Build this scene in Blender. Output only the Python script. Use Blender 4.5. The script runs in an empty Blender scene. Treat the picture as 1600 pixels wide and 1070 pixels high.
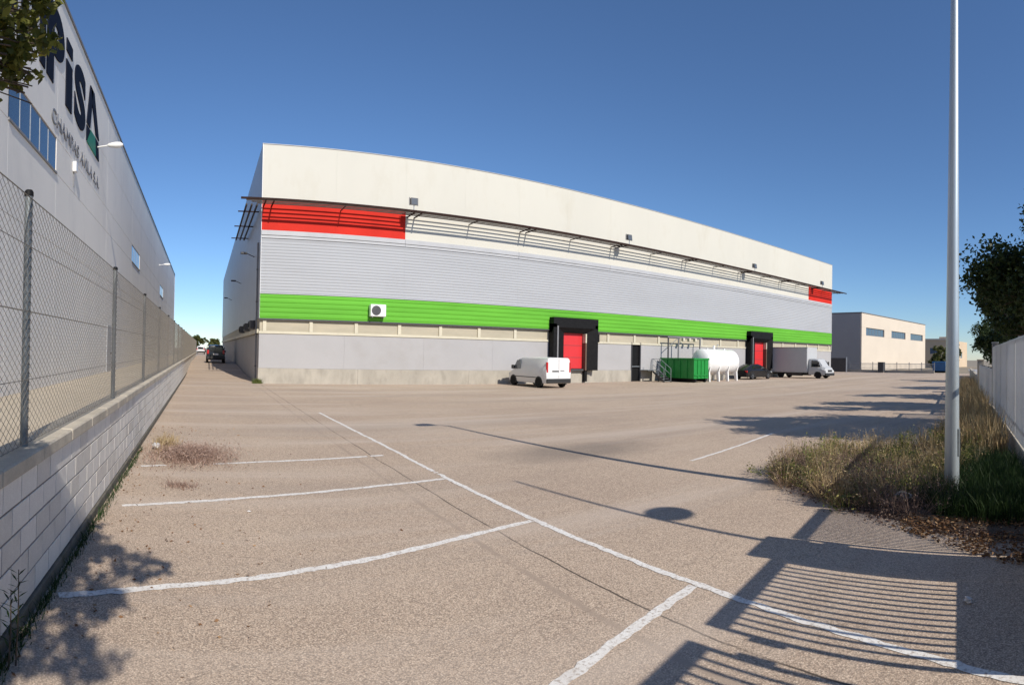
import bpy, math, random
import numpy as np
from mathutils import Vector, Matrix
random.seed(7); rng = np.random.default_rng(7)
S = bpy.context.scene
COL = S.collection

# ------------------------------------------------------------------ camera
H = 2.1                                   # eye height above the lot
TILT = 0.0218                             # the panorama's axis leans a little
up = Vector((-TILT, 0, 1)).normalized()
fwd0 = Vector((0, 1, 0)); rt0 = fwd0.cross(up)
HEAD = 0.53990
look = rt0 * math.sin(HEAD) + fwd0 * math.cos(HEAD)
rt = look.cross(up)
cd = bpy.data.cameras.new('camera'); cam = bpy.data.objects.new('camera', cd); COL.objects.link(cam)
cam.matrix_world = Matrix(((rt.x, up.x, -look.x, 0), (rt.y, up.y, -look.y, 0), (rt.z, up.z, -look.z, H), (0, 0, 0, 1)))
cd.type = 'PANO'; cd.panorama_type = 'CENTRAL_CYLINDRICAL'
cd.central_cylindrical_range_u_min = -0.89752; cd.central_cylindrical_range_u_max = 0.89752
cd.central_cylindrical_range_v_min = -0.59150; cd.central_cylindrical_range_v_max = 0.60894
cd.central_cylindrical_radius = 1.0
cd.clip_start = 0.05; cd.clip_end = 3000
S.camera = cam

# ------------------------------------------------------------------ sky, sun, exposure
SUN_EL = math.radians(36.0); COT = 1 / math.tan(SUN_EL)
sh = Vector((-0.13, 0.9915, 0)).normalized()           # direction shadows fall on the ground
to_sun = Vector((-sh.x * math.cos(SUN_EL), -sh.y * math.cos(SUN_EL), math.sin(SUN_EL)))
W = bpy.data.worlds.new('World'); S.world = W; W.use_nodes = True
nt = W.node_tree; bg = nt.nodes['Background']
sk = nt.nodes.new('ShaderNodeTexSky'); sk.sky_type = 'NISHITA'; sk.sun_disc = False
sk.sun_elevation = SUN_EL; sk.sun_rotation = math.atan2(to_sun.x, to_sun.y)
sk.altitude = 300; sk.air_density = 1.0; sk.dust_density = 0.0; sk.ozone_density = 8.0
nt.links.new(sk.outputs[0], bg.inputs['Color']); bg.inputs['Strength'].default_value = 0.125
ld = bpy.data.lights.new('sun', 'SUN'); ld.energy = 4.9; ld.angle = math.radians(0.5); ld.color = (1.0, 0.925, 0.815)
sun = bpy.data.objects.new('sun', ld); COL.objects.link(sun); sun.location = (0, -20, 40)
sun.rotation_euler = (-to_sun).to_track_quat('-Z', 'Y').to_euler()
S.view_settings.view_transform = 'Standard'; S.view_settings.look = 'None'
S.view_settings.exposure = 0.0; S.view_settings.gamma = 1.0
S.render.engine = 'CYCLES'
S.cycles.use_denoising = True
S.cycles.max_bounces = 6

# ------------------------------------------------------------------ materials
def nodes(name):
    m = bpy.data.materials.new(name); m.use_nodes = True
    t = m.node_tree; b = t.nodes['Principled BSDF']
    return m, t, b, t.nodes.new, t.links.new
def mixc(t, fac, a, b, mode='MIX'):
    n = t.nodes.new('ShaderNodeMix'); n.data_type = 'RGBA'; n.blend_type = mode
    for s, v in ((n.inputs[0], fac), (n.inputs[6], a), (n.inputs[7], b)):
        if hasattr(v, 'node'): t.links.new(v, s)
        else: s.default_value = v if isinstance(v, (int, float)) else (*v[:3], 1)
    return n.outputs[2]
def noise(t, scale, detail=4, rough=0.55, stretch=None, coord='Object', dist=0.0):
    tc = t.nodes.new('ShaderNodeTexCoord'); v = tc.outputs[coord]
    if stretch:
        mp = t.nodes.new('ShaderNodeMapping'); mp.inputs['Scale'].default_value = stretch
        t.links.new(v, mp.inputs[0]); v = mp.outputs[0]
    n = t.nodes.new('ShaderNodeTexNoise'); n.inputs['Scale'].default_value = scale
    n.inputs['Detail'].default_value = detail; n.inputs['Roughness'].default_value = rough
    n.inputs['Distortion'].default_value = dist
    t.links.new(v, n.inputs['Vector']); return n.outputs['Fac']
def ramp(t, v, a, b, lo=0.0, hi=1.0):
    n = t.nodes.new('ShaderNodeMapRange'); n.inputs['From Min'].default_value = a; n.inputs['From Max'].default_value = b
    n.inputs['To Min'].default_value = lo; n.inputs['To Max'].default_value = hi
    t.links.new(v, n.inputs['Value']); return n.outputs['Result']
def bump(t, b, h, strength=0.3, dist=0.01):
    n = t.nodes.new('ShaderNodeBump'); n.inputs['Strength'].default_value = strength; n.inputs['Distance'].default_value = dist
    t.links.new(h, n.inputs['Height']); t.links.new(n.outputs[0], b.inputs['Normal'])
def dk(c, k): return tuple(x * k for x in c)
def plain(name, col, rough=0.6, var=0.15, scale=3.0, metal=0.0, fine=0.0, stretch=None, bmp=0.0, dirt=None, dscale=1.2, spec=0.5):
    m, t, b, N, L = nodes(name)
    f = noise(t, scale, 5, 0.6, stretch)
    c = mixc(t, ramp(t, f, .3, .7), dk(col, 1 - var), dk(col, 1 + var * .6))
    if fine:
        c = mixc(t, ramp(t, noise(t, 90, 3), .3, .7), mixc(t, fine, c, (0, 0, 0)), c)
    if dirt:
        c = mixc(t, ramp(t, noise(t, dscale, 6, .7, stretch), .52, .72, 0, .75), c, dirt)
    L(c, b.inputs['Base Color']) if hasattr(c, 'node') else None
    b.inputs['Roughness'].default_value = rough; b.inputs['Metallic'].default_value = metal
    b.inputs['Specular IOR Level'].default_value = .12 if ('clad' in name or 'ribbed' in name or 'rubber' in name or 'letter' in name or 'panel' in name or 'red_steel' in name or 'brown_steel' in name) else spec
    if bmp: bump(t, b, noise(t, 40, 4), bmp, .01)
    return m
M = {}
def asphalt():
    m, t, b, N, L = nodes('worn_asphalt')
    base = mixc(t, ramp(t, noise(t, .22, 4, .6), .35, .65), (0.509, 0.390, 0.296), (0.612, 0.479, 0.361))
    base = mixc(t, ramp(t, noise(t, .9, 5, .65, (.35, 1.6, 1)), .5, .75, 0, .55), base, (0.633, 0.503, 0.380))
    base = mixc(t, ramp(t, noise(t, .13, 3, .6, (1, 1.7, 1)), .60, .74, 0, .5), base, (0.354, 0.299, 0.248))
    base = mixc(t, ramp(t, noise(t, 2.3, 5, .7), .58, .75, 0, .35), base, (0.399, 0.313, 0.235))
    # aggregate: pale and dark stones
    tc = N('ShaderNodeTexCoord')
    vo = N('ShaderNodeTexVoronoi'); vo.inputs['Scale'].default_value = 85; L(tc.outputs['Object'], vo.inputs['Vector'])
    sp = N('ShaderNodeSeparateColor'); L(vo.outputs['Color'], sp.inputs[0])
    base = mixc(t, ramp(t, sp.outputs[0], .55, 1.0, 0, .62), base, (0.885, 0.729, 0.565))
    base = mixc(t, ramp(t, sp.outputs[1], .50, 1.0, 0, .62), base, (0.170, 0.130, 0.105))
    base = mixc(t, ramp(t, vo.outputs['Distance'], .35, .75, 0, .5), base, (0.130, 0.105, 0.090))
    # the long pavement joint and a few wandering cracks
    sx = N('ShaderNodeSeparateXYZ'); L(tc.outputs['Object'], sx.inputs[0])
    def joint(x0, amp, w, sl=0.0, s=.8):
        n1 = noise(t, s, 5, .6, (0, 1, 0))
        a = N('ShaderNodeMath'); a.operation = 'MULTIPLY_ADD'; L(n1, a.inputs[0]); a.inputs[1].default_value = amp; a.inputs[2].default_value = x0 - amp / 2
        k = N('ShaderNodeMath'); k.operation = 'MULTIPLY_ADD'; L(sx.outputs['Y'], k.inputs[0]); k.inputs[1].default_value = sl; L(a.outputs[0], k.inputs[2])
        d = N('ShaderNodeMath'); d.operation = 'SUBTRACT'; L(sx.outputs['X'], d.inputs[0]); L(k.outputs[0], d.inputs[1])
        e = N('ShaderNodeMath'); e.operation = 'ABSOLUTE'; L(d.outputs[0], e.inputs[0])
        r_ = ramp(t, e.outputs[0], w * .35, w, 1, 0)
        g = N('ShaderNodeMath'); g.operation = 'MULTIPLY'; L(r_, g.inputs[0]); L(ramp(t, noise(t, 1.1, 4), .28, .5, .1, .9), g.inputs[1])
        return g.outputs[0]
    base = mixc(t, joint(3.367, 0.108, 0.016), base, (0.050, 0.042, 0.036))
    base = mixc(t, joint(2.98, .10, .05), base, dk((0.369, 0.291, 0.228), 1))
    v2 = N('ShaderNodeTexVoronoi'); v2.feature = 'DISTANCE_TO_EDGE'; v2.inputs['Scale'].default_value = .16
    nz = N('ShaderNodeTexNoise'); nz.inputs['Scale'].default_value = 1.2; nz.inputs['Detail'].default_value = 5; L(tc.outputs['Object'], nz.inputs['Vector'])
    ad = N('ShaderNodeVectorMath'); ad.operation = 'ADD'; L(tc.outputs['Object'], ad.inputs[0]); L(nz.outputs['Color'], ad.inputs[1])
    L(ad.outputs[0], v2.inputs['Vector'])
    base = mixc(t, ramp(t, v2.outputs['Distance'], .0006, .0022, .22, 0), base, (0.090, 0.075, 0.060))
    # long worn bands and an old oil stain
    base = mixc(t, ramp(t, noise(t, .5, 4, .6, (.12, 1.0, 1)), .50, .68, 0, .6), base, (0.571, 0.485, 0.407))
    base = mixc(t, ramp(t, noise(t, .6, 4, .6, (.10, .9, 1), dist=.6), .53, .72, 0, .55), base, (0.337, 0.285, 0.242))
    mp = N('ShaderNodeMapping'); mp.vector_type = 'POINT'; mp.inputs['Location'].default_value = (-8.2 / 2.6, -10.4 / 1.2, 0); mp.inputs['Scale'].default_value = (1 / 2.6, 1 / 1.2, 0); L(ad.outputs[0], mp.inputs[0])
    ln = N('ShaderNodeVectorMath'); ln.operation = 'LENGTH'; L(mp.outputs[0], ln.inputs[0])
    base = mixc(t, ramp(t, ln.outputs['Value'], .35, 1.0, .55, 0), base, (.15, .13, .115))
    L(base, b.inputs['Base Color']); b.inputs['Roughness'].default_value = .93; b.inputs['Specular IOR Level'].default_value = .2
    bump(t, b, vo.outputs['Distance'], .35, .005)
    return m
M['asphalt'] = asphalt()
def paint():
    m, t, b, N, L = nodes('worn_line_paint')
    c = mixc(t, ramp(t, noise(t, 26, 5, .7), .50, .66), (.78, .76, .72), (.40, .34, .29))
    c = mixc(t, ramp(t, noise(t, 3.2, 4, .7), .45, .75, 0, .45), c, (.52, .46, .40))
    L(c, b.inputs['Base Color']); b.inputs['Roughness'].default_value = .85
    bump(t, b, noise(t, 60, 3), .4, .006); return m
M['paint'] = paint()
M['cream'] = plain('cream_cladding', (.60, .585, .52), .6, .05, .35, stretch=(.6, 1, .25), dirt=(.53, .505, .43), dscale=.7)
M['grey_rib'] = plain('grey_ribbed_steel', (.39, .405, .43), .6, .05, .5, stretch=(.3, 1, 1), metal=0.0, dirt=(.37, .38, .40), dscale=.8)
M['green_rib'] = plain('green_ribbed_steel', (.125, .41, .040), .6, .14, .6, stretch=(.25, 1, 2.2))
M['red'] = plain('red_cladding', (.58, .028, .016), .6, .14, .5)
M['band'] = plain('yellowed_panel', (.44, .40, .31), .6, .12, 1.2, stretch=(.4, 1, 2), dirt=(.47, .41, .30))
M['cream_trim'] = plain('cream_trim', (.58, .54, .42), .6, .08, 2)
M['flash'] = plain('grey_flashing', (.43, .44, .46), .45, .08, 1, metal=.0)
M['lower'] = plain('pale_grey_panel', (.40, .395, .40), .75, .06, .35, dirt=(.36, .35, .345), dscale=.45, bmp=.05)
M['plinth'] = plain('stained_concrete', (.40, .37, .315), .9, .22, 2.2, dirt=(.22, .20, .17), dscale=1.1, bmp=.3, stretch=(1, 1, .45))
M['pergola'] = plain('brown_red_steel', (.030, .013, .010), .6, .3, 3)
M['slat'] = plain('grey_brown_steel', (.07, .058, .05), .6, .2, 3)
M['black'] = plain('black_rubber', (.012, .012, .013), .55, .3, 5)
M['darkgrey'] = plain('dark_grey_metal', (.06, .06, .065), .5, .2, 4)
M['midgrey'] = plain('mid_grey_metal', (.22, .22, .23), .5, .15, 4)
M['galv'] = plain('galvanised_steel', (.40, .43, .46), .42, .14, 6, metal=.55)
M['galv_dark'] = plain('weathered_galvanised_post', (.20, .225, .24), .5, .3, 7, metal=.4, stretch=(1, 1, .4))
M['wire'] = plain('galvanised_wire', (.25, .225, .19), .6, .2, 8, metal=.3)
M['lamp_metal'] = plain('pale_galvanised_pole', (.46, .52, .56), .40, .10, 5, metal=.5, stretch=(1, 1, .15))
M['white_paint'] = plain('white_gloss_paint', (.82, .82, .81), .3, .03, 2)
M['car_white'] = plain('white_car_paint', (.70, .70, .70), .25, .03, 1)
M['car_black'] = plain('black_car_paint', (.012, .013, .015), .22, .1, 1)
M['tyre'] = plain('tyre_rubber', (.016, .016, .017), .8, .2, 10)
M['alloy'] = plain('wheel_metal', (.35, .35, .36), .35, .1, 6, metal=.7)
M['plastic'] = plain('black_plastic', (.02, .02, .021), .6, .15, 8)
M['lamp_red'] = plain('red_lamp_lens', (.48, .02, .02), .2, .1, 5)
M['lamp_clear'] = plain('clear_lamp_lens', (.62, .64, .66), .12, .05, 5)
M['bin_green'] = plain('green_skip_paint', (.008, .24, .035), .45, .2, 2, dirt=(.02, .20, .04), dscale=2)
M['door_red'] = plain('red_dock_door', (.62, .03, .035), .45, .06, 1)
M['brown_board'] = plain('brown_board', (.14, .085, .06), .8, .2, 3, stretch=(2, 2, .5))
M['box_grey'] = plain('truck_box_panel', (.46, .47, .48), .4, .03, 1)
M['far_white'] = plain('sandy_render', (.64, .56, .46), .85, .05, .2)
M['far_shaded'] = plain('shaded_render', (.34, .33, .33), .85, .05, .3)  # darker copy of the sandy render, with the side's shade put into the colour
M['tan'] = plain('tan_render', (.60, .47, .33), .85, .08, .2)
M['roof'] = plain('grey_roof_membrane', (.35, .35, .36), .8, .1, .3)
M['conc_panel'] = plain('pale_concrete_panel', (.85, .82, .77), .8, .05, .25, dirt=(.72, .70, .67), dscale=.35, bmp=.06, stretch=(1, 1, .5))
M['joint'] = plain('panel_joint', (.38, .37, .36), .9, .05, 1)
M['yard'] = plain('sandy_yard_concrete', (.50, .43, .33), .9, .12, .6, fine=.15)
M['block'] = plain('split_concrete_block', (.84, .80, .73), .9, .13, 2.2, fine=.18, dirt=(.66, .62, .57), dscale=2.6, bmp=.35)
M['block2'] = plain('stained_concrete_block', (.76, .715, .645), .9, .16, 2.0, fine=.2, dirt=(.50, .46, .41), dscale=2.2, bmp=.35)
M['mortar'] = plain('grey_mortar', (.19, .165, .145), .95, .2, 9, bmp=.3)
M['coping'] = plain('weathered_coping', (.56, .50, .40), .9, .2, 3, fine=.2, dirt=(.30, .27, .22), dscale=1.8, bmp=.4)
M['footing'] = plain('mossy_footing', (.17, .155, .125), .95, .35, 4, fine=.3, dirt=(.07, .075, .04), dscale=3, bmp=.5)
M['soil'] = plain('dry_soil', (.16, .115, .08), 1.0, .35, 3, fine=.4, bmp=.6)
M['terrain'] = plain('dry_earth', (.30, .25, .18), 1.0, .25, .08)
M['navy'] = plain('navy_letter', (.006, .008, .02), .7, .1, 2)
M['logo_green'] = plain('green_letter_part', (.03, .22, .13), .5, .1, 2)
M['fence_white'] = plain('white_fence_sheet', (.62, .63, .64), .5, .08, 3, stretch=(3, 3, .4), dirt=(.45, .45, .45), dscale=2)
M['blue'] = plain('blue_plastic', (.03, .13, .32), .5, .1, 2)
M['bark'] = plain('grey_brown_bark', (.10, .075, .055), .95, .35, 12, bmp=.5)
M['litter_white'] = plain('white_litter', (.62, .61, .60), .6, .06, 12)
def glass(name, col, rough=.06):
    m, t, b, N, L = nodes(name)
    b.inputs['Base Color'].default_value = (*col, 1); b.inputs['Roughness'].default_value = rough
    b.inputs['Specular IOR Level'].default_value = .8; b.inputs['Coat Weight'].default_value = .3
    return m
M['glass'] = glass('blue_window_glass', (.05, .09, .15)); M['car_glass'] = glass('dark_car_glass', (.012, .015, .018))
M['van_glass'] = glass('grey_car_glass', (.10, .11, .12), .15)
def leafmat(name, cols, trans=.35, rough=.55):
    m, t, b, N, L = nodes(name)
    at = N('ShaderNodeAttribute'); at.attribute_name = 'tint'
    cr = N('ShaderNodeValToRGB'); e = cr.color_ramp.elements
    e[0].color = (*cols[0], 1); e[1].color = (*cols[-1], 1)
    for i, c in enumerate(cols[1:-1]):
        k = cr.color_ramp.elements.new((i + 1) / (len(cols) - 1)); k.color = (*c, 1)
    L(at.outputs['Fac'], cr.inputs[0]); L(cr.outputs[0], b.inputs['Base Color'])
    b.inputs['Roughness'].default_value = rough; b.inputs['Specular IOR Level'].default_value = .3
    tr = N('ShaderNodeBsdfTranslucent'); L(cr.outputs[0], tr.inputs[0])
    mx = N('ShaderNodeMixShader'); mx.inputs[0].default_value = trans
    L(b.outputs[0], mx.inputs[1]); L(tr.outputs[0], mx.inputs[2])
    L(mx.outputs[0], t.nodes['Material Output'].inputs['Surface'])
    return m
M['leaf_near'] = leafmat('olive_leaves', [(.055, .070, .016), (.12, .14, .03), (.21, .21, .045), (.48, .42, .08)], .45)
M['leaf_dark'] = leafmat('dark_tree_leaves', [(.018, .034, .012), (.045, .072, .022), (.095, .125, .035)], .35)
M['leaf_far'] = leafmat('far_tree_leaves', [(.05, .07, .02), (.10, .11, .03), (.17, .15, .04)], .25)
M['straw'] = leafmat('dry_grass', [(.26, .18, .09), (.46, .34, .18), (.64, .52, .32)], .35, .8)
M['weed'] = leafmat('green_yellow_weeds', [(.07, .10, .025), (.16, .19, .05), (.36, .33, .11)], .3, .7)
M['brush'] = leafmat('brown_purple_brush', [(.09, .055, .045), (.20, .135, .11), (.36, .27, .22)], .2, .9)
M['grass'] = leafmat('deep_green_grass', [(.012, .030, .008), (.03, .065, .016), (.06, .10, .03)], .3, .6)
M['litter'] = leafmat('fallen_leaves', [(.09, .045, .022), (.22, .12, .06), (.42, .28, .16)], .1, .9)
M['mauve'] = leafmat('dry_mauve_weed', [(.20, .13, .10), (.38, .26, .21), (.56, .43, .36)], .2, .9)

# ------------------------------------------------------------------ mesh helpers
class MB:
    def __init__(s): s.v = []; s.f = []
    def add(s, vs, fs):
        o = len(s.v); s.v += [tuple(v) for v in vs]; s.f += [tuple(i + o for i in f) for f in fs]; return s
    def box(s, x0, y0, z0, x1, y1, z1):
        return s.add([(x0, y0, z0), (x1, y0, z0), (x1, y1, z0), (x0, y1, z0), (x0, y0, z1), (x1, y0, z1), (x1, y1, z1), (x0, y1, z1)],
                     [(0, 3, 2, 1), (4, 5, 6, 7), (0, 1, 5, 4), (1, 2, 6, 5), (2, 3, 7, 6), (3, 0, 4, 7)])
    def bbox(s, x0, y0, z0, x1, y1, z1, b=.01):          # box with chamfered edges
        vs = []; c = [(x0, x1), (y0, y1), (z0, z1)]
        import itertools
        idx = {}
        for i, j, k in itertools.product((0, 1), repeat=3):
            for ax in range(3):
                p = [c[0][i], c[1][j], c[2][k]]; sg = [1 - 2 * i, 1 - 2 * j, 1 - 2 * k]
                for a in range(3):
                    if a != ax: p[a] += sg[a] * b
                idx[(i, j, k, ax)] = len(vs); vs.append(tuple(p))
        fs = []
        for ax in range(3):
            o = [a for a in range(3) if a != ax]
            for sd in (0, 1):
                q = []
                for (u, w) in ((0, 0), (1, 0), (1, 1), (0, 1)):
                    t_ = [0, 0, 0]; t_[ax] = sd; t_[o[0]] = u; t_[o[1]] = w; q.append(idx[(*t_, ax)])
                flip = (sd == 1) == (ax != 1)
                fs.append(tuple(q) if flip else tuple(q[::-1]))
        for ax in range(3):                               # edges along ax
            o = [a for a in range(3) if a != ax]
            for u in (0, 1):
                for w in (0, 1):
                    t0 = [0, 0, 0]; t0[o[0]] = u; t0[o[1]] = w; t1 = list(t0); t1[ax] = 1
                    q = (idx[(*t0, o[0])], idx[(*t1, o[0])], idx[(*t1, o[1])], idx[(*t0, o[1])])
                    flip = (u == w) == (ax == 1)
                    fs.append(q if flip else q[::-1])
        for i, j, k in itertools.product((0, 1), repeat=3):
            q = (idx[(i, j, k, 0)], idx[(i, j, k, 1)], idx[(i, j, k, 2)])
            fs.append(q if (i + j + k) % 2 else q[::-1])
        return s.add(vs, fs)
    def tube(s, p0, p1, r0, r1=None, n=8, cap=True):
        r1 = r0 if r1 is None else r1
        a = Vector(p0); b = Vector(p1); d = (b - a).normalized()
        u = d.orthogonal().normalized(); w = d.cross(u)
        vs = []
        for p, r in ((a, r0), (b, r1)):
            for i in range(n):
                t = 2 * math.pi * i / n + math.pi / n; vs.append(p + (u * math.cos(t) + w * math.sin(t)) * r)
        fs = [(i, (i + 1) % n, n + (i + 1) % n, n + i) for i in range(n)]
        if cap: fs += [tuple(range(n))[::-1], tuple(range(n, 2 * n))]
        return s.add(vs, fs)
    def path(s, pts, rads, n=7):
        for i in range(len(pts) - 1): s.tube(pts[i], pts[i + 1], rads[i], rads[i + 1], n, i == len(pts) - 2)
        return s
    def lathe(s, c, prof, n=20, axis='z'):              # prof: (r, h) pairs
        vs = []; fs = []
        for r, h in prof:
            for i in range(n):
                t = 2 * math.pi * i / n; a, b_ = r * math.cos(t), r * math.sin(t)
                p = {'z': (a, b_, h), 'x': (h, a, b_), 'y': (b_, h, a)}[axis]
                vs.append((c[0] + p[0], c[1] + p[1], c[2] + p[2]))
        for k in range(len(prof) - 1):
            for i in range(n):
                j = (i + 1) % n; fs.append((k * n + i, k * n + j, (k + 1) * n + j, (k + 1) * n + i))
        fs.append(tuple(range(n))[::-1]); fs.append(tuple(range((len(prof) - 1) * n, len(prof) * n)))
        return s.add(vs, fs)
    def prism(s, poly, ax, a, b):                       # polygon in the two other axes, extruded along ax
        n = len(poly); vs = []
        for h in (a, b):
            for p, q in poly:
                vs.append({'x': (h, p, q), 'y': (p, h, q), 'z': (p, q, h)}[ax])
        fs = [(i, (i + 1) % n, n + (i + 1) % n, n + i) for i in range(n)] + [tuple(range(n))[::-1], tuple(range(n, 2 * n))]
        return s.add(vs, fs)
    def mesh(s, name, mat, smooth=False):
        me = bpy.data.meshes.new(name); me.from_pydata(s.v, [], s.f); me.validate()
        me.materials.append(M[mat])
        import bmesh
        bm = bmesh.new(); bm.from_mesh(me); bmesh.ops.recalc_face_normals(bm, faces=bm.faces); bm.to_mesh(me); bm.free()
        if smooth:
            me.polygons.foreach_set('use_smooth', [True] * len(me.polygons))
            try: me.set_sharp_from_angle(angle=math.radians(smooth if smooth > 1 else 35))
            except Exception: pass
        return me
    def build(s, name, mat, parent=None, smooth=False, **kw):
        return link(name, s.mesh(name, mat, smooth), parent, **kw)
def link(name, me, parent=None, loc=None, rz=None, label=None, cat=None, group=None, kind=None):
    o = bpy.data.objects.new(name, me); COL.objects.link(o)
    if parent is not None: o.parent = parent
    if loc is not None: o.location = loc
    if rz is not None: o.rotation_euler = (0, 0, rz)
    for k, v in (('label', label), ('category', cat), ('group', group), ('kind', kind)):
        if v: o[k] = v
    return o
def thing(name, label, cat, loc=(0, 0, 0), rz=0.0, group=None):
    return link(name, None, None, loc, rz, label, cat, group)
def copy_tree(o, parent=None):
    c = o.copy(); COL.objects.link(c); c.parent = parent
    for ch in list(o.children): copy_tree(ch, c)
    return c
def leaf_mesh(name, mat, V, F, tint):                   # V (n,k,3) one face each
    n, k, _ = V.shape
    me = bpy.data.meshes.new(name)
    me.vertices.add(n * k); me.vertices.foreach_set('co', V.reshape(-1).astype(np.float32))
    me.loops.add(n * k); me.loops.foreach_set('vertex_index', np.arange(n * k, dtype=np.int32))
    me.polygons.add(n); me.polygons.foreach_set('loop_start', np.arange(0, n * k, k, dtype=np.int32))
    me.polygons.foreach_set('loop_total', np.full(n, k, dtype=np.int32))
    a = me.attributes.new('tint', 'FLOAT', 'FACE'); a.data.foreach_set('value', tint.astype(np.float32))
    me.update(calc_edges=True); me.materials.append(M[mat]); return me
def rand_dirs(n):
    d = rng.normal(size=(n, 3)); return d / np.linalg.norm(d, axis=1)[:, None]
def leaves_at(P, size, flat=0.0, aspect=.55):           # leaf-shaped quads at points
    n = len(P); a = rand_dirs(n); 
    if flat: a[:, 2] *= (1 - flat); a /= np.linalg.norm(a, axis=1)[:, None]
    b = np.cross(a, rand_dirs(n)); b /= np.linalg.norm(b, axis=1)[:, None] + 1e-9
    s = (size * (.65 + .7 * rng.random(n)))[:, None]
    return np.stack([P - a * s, P - a * s * .05 + b * s * aspect, P + a * s, P - a * s * .05 - b * s * aspect], 1)
def blades(base, h, w, lean, bend=.5):                  # grass: one tapered quad each, leaning
    n = len(base); th = rng.random(n) * 2 * np.pi
    side = np.stack([np.cos(th), np.sin(th), np.zeros(n)], 1) * (w / 2)[:, None]
    ph = rng.random(n) * 2 * np.pi; ln = (lean * rng.random(n) * h)
    tip = base + np.stack([np.cos(ph) * ln, np.sin(ph) * ln, h], 1)
    mid = base + np.stack([np.cos(ph) * ln * bend * .6, np.sin(ph) * ln * bend * .6, h * .55], 1)
    q1 = np.stack([base - side, base + side, mid + side * .75, mid - side * .75], 1)
    q2 = np.stack([mid - side * .75, mid + side * .75, tip + side * .12, tip - side * .12], 1)
    return np.concatenate([q1, q2])
def gate_y(x): return .25 * x - 1.35                    # the street boundary line

# ------------------------------------------------------------------ the setting
def lot_z(x, y):
    t = min(max((y - 38) / 24, 0), 1) if x < 3.3 else 0
    return .55 * t * t * (3 - 2 * t)
xs = [-1.5, -.5, .5, 1.5, 2.5, 3.25, 3.4, 8, 15, 25, 40, 60, 84]
ys = [-4, 0, 5, 10, 20, 30, 36] + [38 + 2 * i for i in range(14)] + [75, 110, 160]
g = MB(); g.add([(x, y, lot_z(x, y)) for y in ys for x in xs],
                [(j * len(xs) + i, j * len(xs) + i + 1, (j + 1) * len(xs) + i + 1, (j + 1) * len(xs) + i) for j in range(len(ys) - 1) for i in range(len(xs) - 1)])
g.build('lot_pavement', 'asphalt', kind='structure')
MB().add([(-1500, -1500, -.06), (1500, -1500, -.06), (1500, 1500, -.06), (-1500, 1500, -.06)], [(0, 1, 2, 3)]).build('terrain', 'terrain', kind='structure')
MB().box(-5.5, -8, -.05, -1.62, 112, .6).build('yard_pavement', 'yard', kind='structure')
# planting strip of bare soil along the street fence
pts = [(6.45, .55), (6.6, 1.0), (6.8, 1.9), (7.3, 3.5), (8.4, 5.2), (10.2, 5.6), (11.8, 5.2), (13.2, 4.3), (20, 5.0), (30, 7.4), (46, 11.3), (46, 10.35), (20, 3.8)]
MB().add([(x, y, .012) for x, y in pts], [tuple(range(len(pts)))]).build('planting_strip', 'soil', kind='structure')

MB().add([(-60, gate_y(-60) - .35, -.02), (120, gate_y(120) - .35, -.02), (120, gate_y(120) - 3.2, -.02), (-60, gate_y(-60) - 3.2, -.02)], [(0, 3, 2, 1)]).build('street_pavement', 'lower', kind='structure')
MB().add([(-60, gate_y(-60) - 3.2, -.04), (120, gate_y(120) - 3.2, -.04), (120, gate_y(120) - 13, -.04), (-60, gate_y(-60) - 13, -.04)], [(0, 3, 2, 1)]).build('street', 'asphalt', kind='structure')
def line(pl, w, gaps=()):                               # a painted line with ragged edges
    mb = MB(); L = []
    for (a, b) in zip(pl, pl[1:]):
        a = Vector(a); b = Vector(b); n = max(2, int((b - a).length / .07))
        L += [a.lerp(b, i / n) for i in range(n)]
    L.append(Vector(pl[-1])); vs = []; ok = []; wob = 0
    for i, p in enumerate(L):
        d = (L[min(i + 1, len(L) - 1)] - L[max(i - 1, 0)]).normalized(); s = Vector((-d.y, d.x)); wob = wob * .8 + random.gauss(0, .004)
        hw = w / 2
        for sg in (-1, 1):
            q = p + s * (sg * hw * (1 + random.gauss(0, .15)) + wob); vs.append((q.x, q.y, .004))
        ok.append(random.random() > .004)
    fs = [(2 * i, 2 * i + 1, 2 * i + 3, 2 * i + 2) for i in range(len(L) - 1) if ok[i]]
    mb.add(vs, fs); return mb
line([(3.88, 18.7), (4.0, 12.1), (3.98, 8.9), (4.0, 6.1), (4.03, 4.6), (4.05, 3.45), (4.02, 2.6), (3.97, 1.8), (3.86, 1.05), (3.75, .5), (3.6, -.3)], .085).build('parking_line', 'paint', kind='structure')
for pl in ([(-1.16, 4.62), (-.34, 4.96), (.52, 5.2), (1.49, 5.46), (2.69, 5.79), (3.95, 6.05)],
           [(-1.03, 7.42), (.14, 7.83), (1.25, 8.15), (2.82, 8.5), (3.93, 8.66)],
           [(-1.06, 9.93), (-.62, 10.07)], [(.2, 10.3), (1.01, 10.51), (3.6, 10.95)],
           [(4.0, 3.42), (2.99, 3.2), (2.16, 2.96), (.9, 2.5)],
           [(8.73, 7.57), (11, 8.05), (13.39, 8.61)]):
    line(pl, .10 if pl[0][0] < 5 else .08).build('parking_line', 'paint', kind='structure')

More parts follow.
